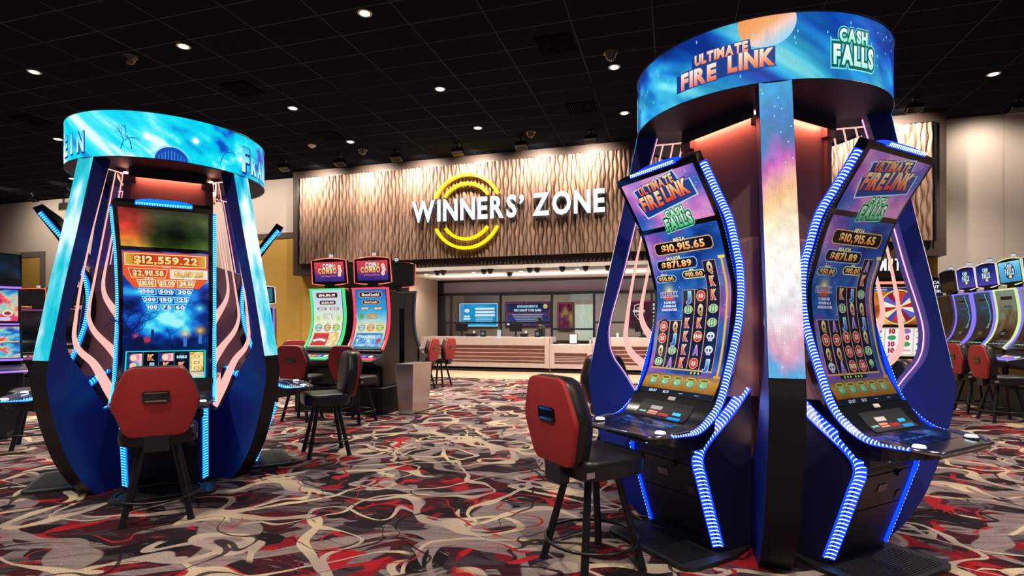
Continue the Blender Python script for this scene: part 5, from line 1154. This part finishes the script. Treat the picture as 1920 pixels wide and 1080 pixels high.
# ================================================================== left bank
def left_machine():
    t = thing('slot_machine', 'two-screen slant slot machine with purple lit edges at the left picture edge', 'slot machine', (-8.22, 4.70, 0), R(62))
    B().box((0, .12, .40), (.68, .62, .80)).obj('cabinet', M('cabinet_slate', '#20242c', .4), t, bevel=.01); B().box((0, .22, 1.4), (.66, .36, 1.2)).obj('upper_cabinet', BLACK, t, bevel=.01)
    b = B(); b.prism([(.12,.92),(.42,.87),(.46,.84),(.30,.80),(.12,.78)], lambda f, z, s: (s, -f, z), -.36, .36); b.obj('control_deck', M('deck_grey', '#2c2e38', .3), t, bevel=.01)
    L = emis('edge_lilac', '#a878ff', 1.2, 'NONE')
    b = B(); b.prism([(.44,.852),(.465,.845),(.465,.83),(.44,.83)], lambda f, z, s: (s, -f, z), -.36, .36); b.obj('edge_light', L, t)
    def art(sd): return lambda u, v: ramp(np.clip((fbm(u*7,v*7,sd)-.5)*2+.5,0,1), [(0,'#3a2a88'),(.2,'#2a78d0'),(.4,'#5ac8d8'),(.55,'#e8c8a0'),(.7,'#e04a5a'),(.85,'#c83a8a'),(1,'#7ad060')])
    cv = Canvas(plane_fn((0,.03,1.46),(1,0,0),(0,0,1))); cv.grid(-.30, 0, .30, .40, 30, 20, art(5), 0)
    for k, (x, y, r_, c) in enumerate(((-.1,.26,.07,'#f8d848'),(.1,.26,.07,'#f05878'),(.0,.12,.08,'#58d8f0'),(.2,.1,.05,'#f8f0d0'))): cv.lay = 3; cv.ell(x, y, r_, r_*.8, c, 16); cv.ell(x, y, r_*.7, r_*.5, '#a82850', 16)
    cv.lay = 8; cv.rect(.0, .03, .45, .045, '#d8c8f0'); cv.obj('upper_screen', SCR_FAR, t)
    cv = Canvas(plane_fn((0,-.17,1.0),(1,0,0),(0,.20,.40))); cv.grid(-.31, 0, .31, .98, 30, 20, art(9), 0)
    for k in range(7): cv.lay = 3; cv.line([(0,.5),(.3*math.cos(k*.9),.5+.45*math.sin(k*.9))], .03, ['#f8e060','#40c0f0','#f04868','#60e090'][k%4])
    cv.obj('lower_screen', SCR_FAR, t)
    b = B(); b.prism([(-.03,1.40),(.165,.985),(.165,.95),(-.1,.95),(-.1,1.40)], lambda f, z, s: (s, -f, z), -.335, .335); b.obj('slant_housing', BLACK, t)
    b = B(); b.box((0, -.18, .975), (.66, .03, .025)).box((0, .02, 1.42), (.62, .03, .02)).box((0, .02, 1.89), (.66, .03, .025)); b.obj('edge_light', L, t)
    B().box((0, .16, 2.12), (.68, .22, .42)).obj('topper', GLOSS, t, bevel=.01)
    cv = Canvas(plane_fn((0,.045,1.95),(1,0,0),(0,0,1))); cv.grid(-.31, 0, .31, .36, 10, 8, lambda u, v: ramp(fbm(u*5,v*5,3), [(.2,'#060810'),(.8,'#1c2838')]), 0); cv.obj('topper_screen', SCR_FAR, t)
left_machine()
L_ORG = emis('rim_orange', '#ff5a30', 1.4, 'NONE'); L_MAG = emis('edge_magenta', '#b04aa8', .7, 'NONE')
for lab, x, y, rz in (('far left slot cabinet with orange-rimmed dark topper beside the cyan fin', -11.6, 8.0, R(40)), ('far left slot cabinet with orange-rimmed dark topper behind the slant machine', -12.9, 8.3, R(48))):
    m = upright(lab, 'orange-rimmed cabinets at the far left', L_MAG, dark_art, dark_top, L_ORG, far=True); m.location = (x, y, -.02); m.rotation_euler.z = rz; m.scale = (1,1,.87)
m = upright('slot cabinet whose white-rimmed topper peeks out right of the left kiosk', None, L_VIO, dark_art, lambda cv: cv.grid(-.285, 2.15, .285, 2.475, 6, 4, '#2c6a80', 0), emis('rim_white', '#dff4ff', 1.2, 'NONE'), far=True)
m.location = (-8.75, 10.0, 0); m.rotation_euler.z = R(30); m.scale = (1,1,.9)
chair('dark-legged chair at the left picture edge, behind the left kiosk', (-7.12, 4.58), R(140))

# ================================================================== things on and behind the counter
def on_counter(px, y=16.75, z=1.055): return (at_y(px, 632, y)[0], y, z)
def terminal(label, px):
    t = thing('computer_monitor', label, 'monitor', on_counter(px, 16.9), R(10), 'counter monitors')
    B().box((0, 0, .012), (.22, .18, .024)).obj('base', BLACK, t); B().box((0, .03, .12), (.05, .04, .22)).obj('stand', BLACK, t); B().box((0, 0, .30), (.40, .04, .27)).obj('panel', BLACK, t, bevel=.006)
terminal('black counter monitor below the bright blue wall screen', 866); terminal('black counter monitor left of the standing clerk', 967); terminal('black counter monitor on the right counter section', 1203)
def card_reader(label, px):
    t = thing('card_reader', label, 'card reader', on_counter(px, 16.35), 0, 'counter card readers')
    B().box((0, 0, .10), (.17, .08, .20)).obj('body', BLACK, t, bevel=.005)
    cv = Canvas(plane_fn((0,-.041,.0),(1,0,0),(0,0,1))); 
    for z in (.07,.11,.15): cv.lay = 1; cv.rect(0, z, .10, .016, '#9aa4ac')
    cv.obj('display', SCR_FAR, t)
card_reader('small black upright card reader on the counter, left of the pale card', 906); card_reader('small black upright card reader in front of the clerk', 1008)
def pale_card():
    t = thing('card_stand', 'small pale card holder on the counter near the partition post', 'card holder', on_counter(936, 16.4)); B().box((0, 0, .11), (.13, .015, .22), rx=R(-8)).obj('card', M('card_blue', '#9fb0c4', .5), t); B().box((0, .02, .01), (.13, .08, .02)).obj('foot', WHITEP, t)
pale_card()
def printer(label, px, w_): 
    t = thing('receipt_printer', label, 'printer', on_counter(px, 16.6), 0, 'counter printers'); B().box((0, 0, .06), (w_, .2, .12)).obj('body', BLACK, t, bevel=.02); B().box((.05, -.02, .13), (.1, .1, .03)).obj('paper_cover', GREYM, t, bevel=.008); B().box((w_*.35, -.08, .15), (.06, .03, .07)).obj('paper', WHITEP, t)
printer('black receipt printer right of the blue-screen monitor', 884, .34); printer('dark receipt printer right of the middle monitor', 983, .22); printer('dark printer on the right counter section', 1215, .3)
t = thing('sign_stand', 'white sheet in a dark stand on the lowered counter', 'sign stand', (at_y(1075, 646, 16.5)[0], 16.5, .84)); B().box((0, 0, .16), (.26, .02, .32), rx=R(-8)).obj('frame', BLACK, t); B().box((0, -.013, .165), (.22, .006, .27), rx=R(-8)).obj('sheet', WHITEP, t)
t = thing('telephone', 'black desk phone on the lowered counter', 'phone', (at_y(1043, 646, 16.5)[0], 16.5, .84)); B().box((0, 0, .025), (.16, .16, .05)).obj('base', BLACK, t, bevel=.01); B().box((-.04, 0, .06), (.05, .17, .03)).obj('handset', BLACK, t, bevel=.01)
t = thing('hand_sanitizer', 'clear pump bottle at the right end of the lowered counter', 'bottle', (at_y(1107, 646, 16.5)[0], 16.5, .84)); B().cyl((0,0,0), .035, .16, 14, .03).obj('bottle', M('bottle_clear', '#b8c4c8', .2), t); B().cyl((0,0,.16), .012, .04, 10).box((-.02, 0, .20), (.06, .015, .012)).obj('pump', BLACK, t)
t = thing('paper_cup', 'pale cup on the right counter section', 'cup', on_counter(1158, 16.5)); B().lathe([(.03,0),(.042,.13),(.038,.13),(.028,.01)], n=16).obj('cup', WHITEP, t)
def tv(label, pts, art, y=20.3):
    (x0, _, z1), (x1, _, z0) = at_y(pts[0], pts[1], y), at_y(pts[2], pts[3], y); w_, h_ = x1-x0, z1-z0
    t = thing('wall_screen', label, 'wall screen', ((x0+x1)/2, y, (z0+z1)/2), 0, 'screens on the office wall'); B().box((0, .035, 0), (w_+.04, .05, h_+.04)).obj('housing', BLACK, t)
    cv = Canvas(plane_fn((0,.008,0),(1,0,0),(0,0,1))); art(cv, w_, h_); cv.obj('screen', SCR_FAR, t)
def tv_blue(cv, w_, h_):
    cv.grid(-w_/2, -h_/2, w_/2, h_/2, 16, 10, lambda u, v: ramp(np.clip(.5+u/w_*.8+.6*(fbm(u*2+3,v*2,5)-.5),0,1), [(0,'#0a70b8'),(.5,'#1fa8dc'),(1,'#0c84c4')]), 0); cv.lay = 2; cv.frame(0, 0, w_, h_, .03, '#bfe8f8')
    for i, (l_, wd) in enumerate(((.62,.5),(.66,.5),(.6,.52))): cv.lay = 3; cv.rect(w_*.17, h_*(.26-.14*i), w_*wd, h_*.09, '#f4fbff')
    for i in range(4): cv.lay = 3; cv.rect(w_*.15, h_*(-.14-.07*i), w_*.45, h_*.03, '#a8dcf4')
    cv.lay = 3; cv.ell(-w_*.3, h_*.18, .11, .08, '#e8f8ff', 16); cv.rect(-w_*.3, -h_*.06, .24, .05, '#ffffff'); cv.rect(-w_*.3, -h_*.17, .28, .09, '#d8f0fc')
def tv_dark(cv, w_, h_):
    cv.grid(-w_/2, -h_/2, w_/2, h_/2, 20, 12, lambda u, v: ramp(np.clip(.5-v/h_*.8+.6*(fbm(u*3,v*3,15)-.5),0,1), [(0,'#101430'),(.5,'#24305c'),(.8,'#3a3a78'),(1,'#18244c')]), 0)
    cv.lay = 3; cv.text('REWARDS RIGHT IN', -.0, h_*.32, .085, '#a8f0ff', w_*.46, .05); cv.lay = 3; cv.text('THE PALM OF YOUR HAND', 0, h_*.16, .085, '#c8f4ff', w_*.62, .05)
    for i in range(5): cv.lay = 3; cv.rect(0, h_*(-.02-.07*i), w_*(.7-.05*i), h_*.022, '#b8c8e8')
    cv.lay = 4; cv.frame(0, h_*.25, w_*.98, h_*.45, .02, '#a03a50'); cv.frame(0, -h_*.25, w_*.98, h_*.45, .02, '#8a3a58'); cv.lay = 5; cv.rect(-w_*.40, -h_*.42, w_*.12, h_*.1, '#e8ecf8'); cv.ell(w_*.4, h_*.32, .09, .09, '#d8c878', 12)
def tv_red(cv, w_, h_):
    cv.grid(-w_/2, -h_/2, w_/2, h_/2, 10, 10, lambda u, v: ramp(fbm(u*4,v*4,18), [(.2,'#2a1830'),(.5,'#6a2440'),(.75,'#8a8a4a'),(1,'#c8b060')]), 0); cv.lay = 3; cv.frame(0, 0, w_*.96, h_*.96, .02, '#c83a58'); cv.rect(0, h_*.2, .02, h_*.5, '#c83a58')
def tv_shield(cv, w_, h_):
    cv.grid(-w_/2, -h_/2, w_/2, h_/2, 8, 6, '#4a1a2c', 0); cv.lay = 2; cv.rect(0, h_*.49, w_, .02, '#d8607a'); x = -w_*.28
    cv.lay = 3; cv.poly([(x-.17,.30),(x,.36),(x+.17,.30),(x+.16,-.05),(x,-.24),(x-.16,-.05)], '#e8dcd0'); cv.lay = 5; cv.poly([(x-.15,.27),(x,.33),(x+.15,.27),(x+.14,-.04),(x,-.21),(x-.14,-.04)], '#3a1420'); cv.lay = 7; cv.rect(x, .09, .42, .09, '#e8dcd0'); cv.rect(x, .20, .16, .05, '#c8b8ac'); cv.rect(x, -.04, .18, .04, '#c8b8ac')
    for i in range(5): cv.lay = 3; cv.rect(w_*.2, h_*(.34-.15*i), w_*.4, h_*(.10 if i < 2 else .05), '#f0e8e8')
tv('bright blue wall screen behind the counter', (861.4, 569, 933, 612), tv_blue); tv('dark wall screen with pale blue lettering behind the clerk', (947.5, 567, 1031, 611), tv_dark)
tv('narrow red-framed wall screen right of the clerk', (1046, 568, 1074, 618), tv_red); tv('maroon wall screen with a pale shield emblem', (1180, 564, 1262, 612), tv_shield)
dx = at_y(1078, 600, 20.36)[0]; struct('door_1', B().box(((dx+at_y(1113,600,20.36)[0])/2, 20.37, 1.1), (at_y(1113,600,20.36)[0]-dx, .05, 2.2)), M('pale_green_door', '#b9cdbf', .4))
B_ = B(); B_.box((-3.6, 20.05, .84), (6.8, .5, .04)); B_.box((-3.6, 20.1, .41), (6.7, .4, .82)); tag(B_.obj('back_desk', M('desk_dark', '#2c2422', .5)), 'dark back desk along the office wall behind the counter', 'desk')

# clerk: one continuous skinned body
def person():
    x0, _, _ = at_y(1015, 611, 17.95); t = thing('person', 'person with dark hair and a dark green top standing behind the counter, facing left', 'person', (x0, 17.95, 0))
    V = [(0,0,.93),(0,0,1.08),(-.01,-.01,1.24),(-.02,-.01,1.37),(-.035,-.01,1.44),(-.045,-.01,1.50),
         (0,-.09,.86),(-.01,-.10,.47),(0,-.10,.08),(-.13,-.10,.03),(0,.09,.86),(-.01,.10,.47),(0,.10,.08),(-.13,.10,.03),
         (-.02,-.17,1.36),(-.04,-.25,1.12),(-.24,-.36,1.085),(-.02,.17,1.36),(-.05,.22,1.12),(-.26,.14,1.10)]
    E = [(0,1),(1,2),(2,3),(3,4),(4,5),(0,6),(6,7),(7,8),(8,9),(0,10),(10,11),(11,12),(12,13),(3,14),(14,15),(15,16),(3,17),(17,18),(18,19)]
    Rr = [.13,.115,.13,.10,.05,.048,.085,.06,.042,.035,.085,.06,.042,.035,.06,.042,.032,.06,.042,.032]
    def skin(nm, V, E, Rr, mt, parent, lv=2):
        me = bpy.data.meshes.new(nm); me.from_pydata(V, E, []); me.materials.append(mt); o = link(bpy.data.objects.new(nm, me), parent)
        o.modifiers.new('skin', 'SKIN'); 
        for i, r_ in enumerate(Rr): me.skin_vertices[0].data[i].radius = (r_, r_)
        me.skin_vertices[0].data[0].use_root = True; o.modifiers.new('sub', 'SUBSURF').levels = lv; o.modifiers['sub'].render_levels = lv; return o
    SK = M('skin', '#b98770', .5); GT = M('green_top', '#2c3c34', .7)
    skin('body', V, E, Rr, SK, t)
    b = B(); b.lathe([(.10,.80),(.15,.86),(.15,1.0),(.145,1.15),(.16,1.30),(.13,1.39),(.06,1.43)], n=20); ob = b.obj('shirt', GT, t, smooth=60); ob.scale = (.85, 1.12, 1)
    for sl in ([(-.02,-.15,1.37),(-.03,-.22,1.24),(-.04,-.25,1.12),(-.14,-.31,1.10)], [(-.02,.15,1.37),(-.03,.21,1.24),(-.05,.22,1.12),(-.16,.18,1.11)]):
        b = B(); b.tube(sl, [.075,.065,.058,.05], 12); b.obj('sleeve', GT, t, smooth=60)
    b = B(); b.tube([(0,-.09,.88),(-.01,-.10,.47),(0,-.10,.07)], [.10,.075,.06], 12); b.tube([(0,.09,.88),(-.01,.10,.47),(0,.10,.07)], [.10,.075,.06], 12); b.obj('trousers', M('dark_trousers', '#17181c', .7), t, smooth=60)
    # head with face, turned left (-X)
    b = B(); rings = []
    for z, rx, ry, ox in ((1.475,.045,.045,-.05),(1.495,.065,.055,-.07),(1.52,.082,.066,-.072),(1.555,.092,.073,-.065),(1.60,.098,.077,-.06),(1.635,.09,.072,-.055),(1.66,.065,.055,-.05),(1.672,.03,.03,-.05)):
        rings.append([(ox+rx*math.cos(a), -.01+ry*math.sin(a), z) for a in np.linspace(0, 2*PI, 20, endpoint=False)])
    b.band(rings); b.tube([(-.155,-.01,1.585),(-.172,-.01,1.556),(-.155,-.01,1.545)], [.008,.016,.012], 8); b.box((-.146,-.01,1.518), (.014,.05,.008))
    for s in (-1, 1): b.lathe([(.0,0),(.012,.004),(.018,.016),(.012,.028),(0,.032)], (-.055, -.01+s*.078, 1.555), 8)
    h = b.obj('head', SK, t, smooth=60)
    b = B(); 
    for s in (-1, 1): b.lathe([(0,0),(.007,.003),(.007,.010),(0,.013)], (-.148, -.01+s*.03, 1.577), 8)
    b.obj('eye', M('eye_dark', '#1c1614', .3), h)
    b = B(); rings = []
    for z, rx, ry, ox in ((1.46,.05,.07,.02),(1.52,.075,.084,.0),(1.58,.09,.088,-.02),(1.63,.10,.086,-.045),(1.67,.085,.072,-.052),(1.695,.04,.04,-.05)):
        rings.append([(ox+rx*math.cos(a), -.01+ry*math.sin(a), z) for a in np.linspace(0, 2*PI, 20, endpoint=False)])
    b.band(rings); b.obj('hair', M('dark_hair', '#1e1a1e', .5), t, smooth=60)
    for (hx, hy, hz) in ((-.25,-.365,1.083),(-.27,.137,1.098)):
        b = B(); b.lathe([(0,-.012),(.03,-.01),(.036,0),(.03,.012),(0,.014)], (hx-.02, hy, hz), 10)
        for k, (a, l_) in enumerate(((-.32,.062),(-.1,.074),(.1,.072),(.3,.058))): b.tube([(hx-.04, hy+.022*(k-1.5), hz), (hx-.04-l_*.6, hy+.022*(k-1.5)+.01*math.sin(a), hz+.004), (hx-.04-l_, hy+.022*(k-1.5)+.014*math.sin(a), hz-.010)], [.010,.009,.007], 8)
        b.tube([(hx-.01, hy+.03, hz), (hx-.035, hy+.055, hz-.002), (hx-.06, hy+.06, hz-.006)], [.011,.010,.008], 8); b.obj('hand', SK, t, smooth=60)
person()

# ================================================================== signs on the right ochre wall
def wall_letters():
    t = thing('wall_sign', 'white letters MPT on a brown board on the ochre wall', 'sign', (at_y(1672, 497, 14.6)[0], 14.6, at_y(1672, 497, 14.6)[2]))
    o = t.location; x0 = at_y(1600, 497, 14.6)[0]-o.x; x1 = at_y(1725, 497, 14.6)[0]-o.x
    B().box(((x0+x1)/2, .03, .0), (x1-x0, .05, .62)).obj('board', M('board_brown', '#6a5444', .5), t)
    xa = at_y(1650, 497, 14.6)[0]-o.x; xb = at_y(1689, 497, 14.6)[0]-o.x
    cv = Canvas(plane_fn((0,.004,0),(1,0,0),(0,0,1))); cv.text('MPT', (xa+xb)/2, .02, .30, '#ffffff', xb-xa, .05, .26); cv.obj('lettering', SCR_FAR, t)
    t = thing('notice_sign', 'navy notice with white capital lettering on the ochre wall', 'sign', (at_y(1752, 546, 14.6)[0], 14.6, at_y(1752, 546, 14.6)[2]))
    B().box((0, .03, 0), (.34, .03, .62)).obj('board', M('board_navy', '#16243c', .5), t)
    cv = Canvas(plane_fn((0,.013,0),(1,0,0),(0,0,1)))
    for i, q in enumerate(('CAL','RITY','ION')): cv.lay = 1; cv.text(q, .06, .2-.1*i, .06, '#e8ecf4', .07*len(q)*.75, .05)
    cv.obj('lettering', SCR_FAR, t)
wall_letters()

# ================================================================== ceiling fittings
def fit(label_fn, pts, name, cat, group, build):
    first = None
    for i, p in enumerate(pts):
        if first is None: first = thing(name, label_fn(i), cat, p, 0, group); build(first)
        else: dup(first, label_fn(i), p, 0)
def b_down(t):
    b = B(); b.lathe([(.075,-.004),(.105,-.006),(.112,0),(.075,0)], n=28, caps=False); b.obj('trim_ring', M('ring_white', '#c8c4c0', .5), t); b = B(); b.cyl((0,0,-.003), .085, .002, 28); b.obj('lamp_face', LAMP_E, t)
LBL = ['top centre, left of the row nearest the camera','above the left kiosk, high on the left','near the left picture edge, above the left kiosk','right of the left kiosk ring, at mid height','in the middle, above the lit wall sign','left of the right kiosk ring, below a black camera dome','alone above the cream wall at the right','beside the right kiosk ring near the wooden panel','close above the wooden panel, right of the sign arcs','close above the left end of the wooden panel','small, left of the left kiosk ring','small, under the left edge of the left kiosk ring']
fit(lambda i: 'round ceiling downlight ' + LBL[i], LIGHTS, 'downlight', 'ceiling light', 'ceiling downlights', b_down)
def b_small(t): b = B(); b.cyl((0,0,-.004), .05, .004, 20); b.obj('lamp_face', emis('recess_face', '#fff2e0', 6, 'NONE'), t)
RP = [at_z(760+x/4, 480+y/4, 2.945) for x, y in ((155,138),(512,125),(585,145),(866,115),(922,135),(1290,100),(1327,122))]
RL = ['at the far left','left of a pair','behind the left pair of domes','in the middle near the front','in the middle, set back','at the right near the front','at the right, set back']
fit(lambda i: 'small white downlight in the recess ceiling ' + RL[i], RP, 'downlight', 'ceiling light', 'recess downlights', b_small)
def b_dome(t): b = B(); b.lathe([(.10,0),(.10,-.03),(.085,-.035),(.075,-.08),(.045,-.125),(0,-.14)], n=20); b.obj('dome', GLOSS, t, smooth=50)
DP = [at_z(760+x/4, 474+y/4, 2.95) for x, y in ((240,135),(285,132),(590,125),(637,122),(782,147),(933,113),(990,112),(1178,105),(1352,100),(1520,97))]
DL = ['first of the left pair','second of the left pair','first of the second pair','second of the second pair','lowest, set farther back','first of the middle pair','second of the middle pair','alone right of the middle pair','above the lowered counter','nearest the right kiosk fin']
fit(lambda i: 'black dome camera under the recess ceiling, ' + DL[i], DP, 'dome_camera', 'security camera', 'dome cameras over the counter', b_dome)
def b_dome2(t): b = B(); b.lathe([(.12,0),(.12,-.03),(.10,-.04),(.085,-.10),(.04,-.14),(0,-.15)], n=24); b.obj('dome', GLOSS, t, smooth=50); b = B(); b.lathe([(.122,0),(.128,-.012),(.122,-.024)], n=24, caps=False); b.obj('mount_ring', GREYM, t)
fit(lambda i: 'black dome camera on the main ceiling ' + ['above the left kiosk','beside a downlight left of the right kiosk','above the wood panel, right of the sign arcs','left above the wood panel beside a spotlight'][i], [at_z(x, y, CEIL) for x, y in ((243,105),(1145,98),(995,247),(680,280))], 'dome_camera', 'security camera', 'dome cameras on the main ceiling', b_dome2)
def b_smoke(t): b = B(); b.lathe([(.10,0),(.10,-.025),(.07,-.035),(.055,-.06),(.04,-.07),(0,-.072)], n=24); b.obj('detector', M('detector_white', '#d8d4d8', .4), t, smooth=50)
fit(lambda i: 'white smoke detector on the dark ceiling above the panel left end', [at_z(585, 272, CEIL)], 'smoke_detector', 'smoke detector', None, b_smoke)
def b_vent(t):
    b = B(); b.box((0,0,-.006), (.60,.60,.012)); b.obj('back_plate', M('vent_black', '#020203', .9, spec=0), t)
    b = B()
    for k in range(1, 7):
        q = .285*k/6.5
        for s in (-1, 1): b.box((0, s*q, -.016), (2*q, .012, .010), rx=0); b.box((s*q, 0, -.016), (.012, 2*q, .010))
    b.obj('louvre', M('vent_grey', '#0c0c0e', .7, spec=.05), t)
fit(lambda i: 'square black air vent in the ceiling ' + ['left of the right kiosk ring','below it, nearer the wood panel','right of the left kiosk ring','above the left end of the wood panel','left of the left kiosk ring'][i], [at_z(x, y, CEIL) for x, y in ((1042,82),(1090,201),(455,166),(615,254),(60,225))], 'air_vent', 'vent', 'ceiling air vents', b_vent)
def b_spot(t):
    B().box((0,0,-.03), (.10,.10,.06)).obj('mount', MATTE, t); B().box((0,0,-.12), (.06,.02,.14)).obj('yoke', MATTE, t)
    b = B(); b.box((0,.02,-.22), (.30,.20,.12), rx=R(-25)); b.obj('lamp_head', GLOSS, t, bevel=.02); b = B(); b.box((0,.13,-.265), (.2,.01,.05), rx=R(-25)); b.obj('lens', CHROME, t)
SPX = [(637,290),(743,280),(858,268),(977,256),(1108,243),(533,300),(1716,182),(1910,182),(62,362),(130,352)]
SL = ['above the left end of the wood panel','second from the left above the wood panel','above the sign arcs','above the letter Z of the sign','nearest the right kiosk above the wood panel','above the cream wall corner left of the panel','behind the right kiosk ring','above the cream wall at the right edge','at the far left edge above the cream wall','left of the left kiosk fin']
fit(lambda i: 'black ceiling spotlight ' + SL[i], [at_z(x, y, CEIL) for x, y in SPX], 'ceiling_spotlight', 'spotlight', 'ceiling spotlights', b_spot)
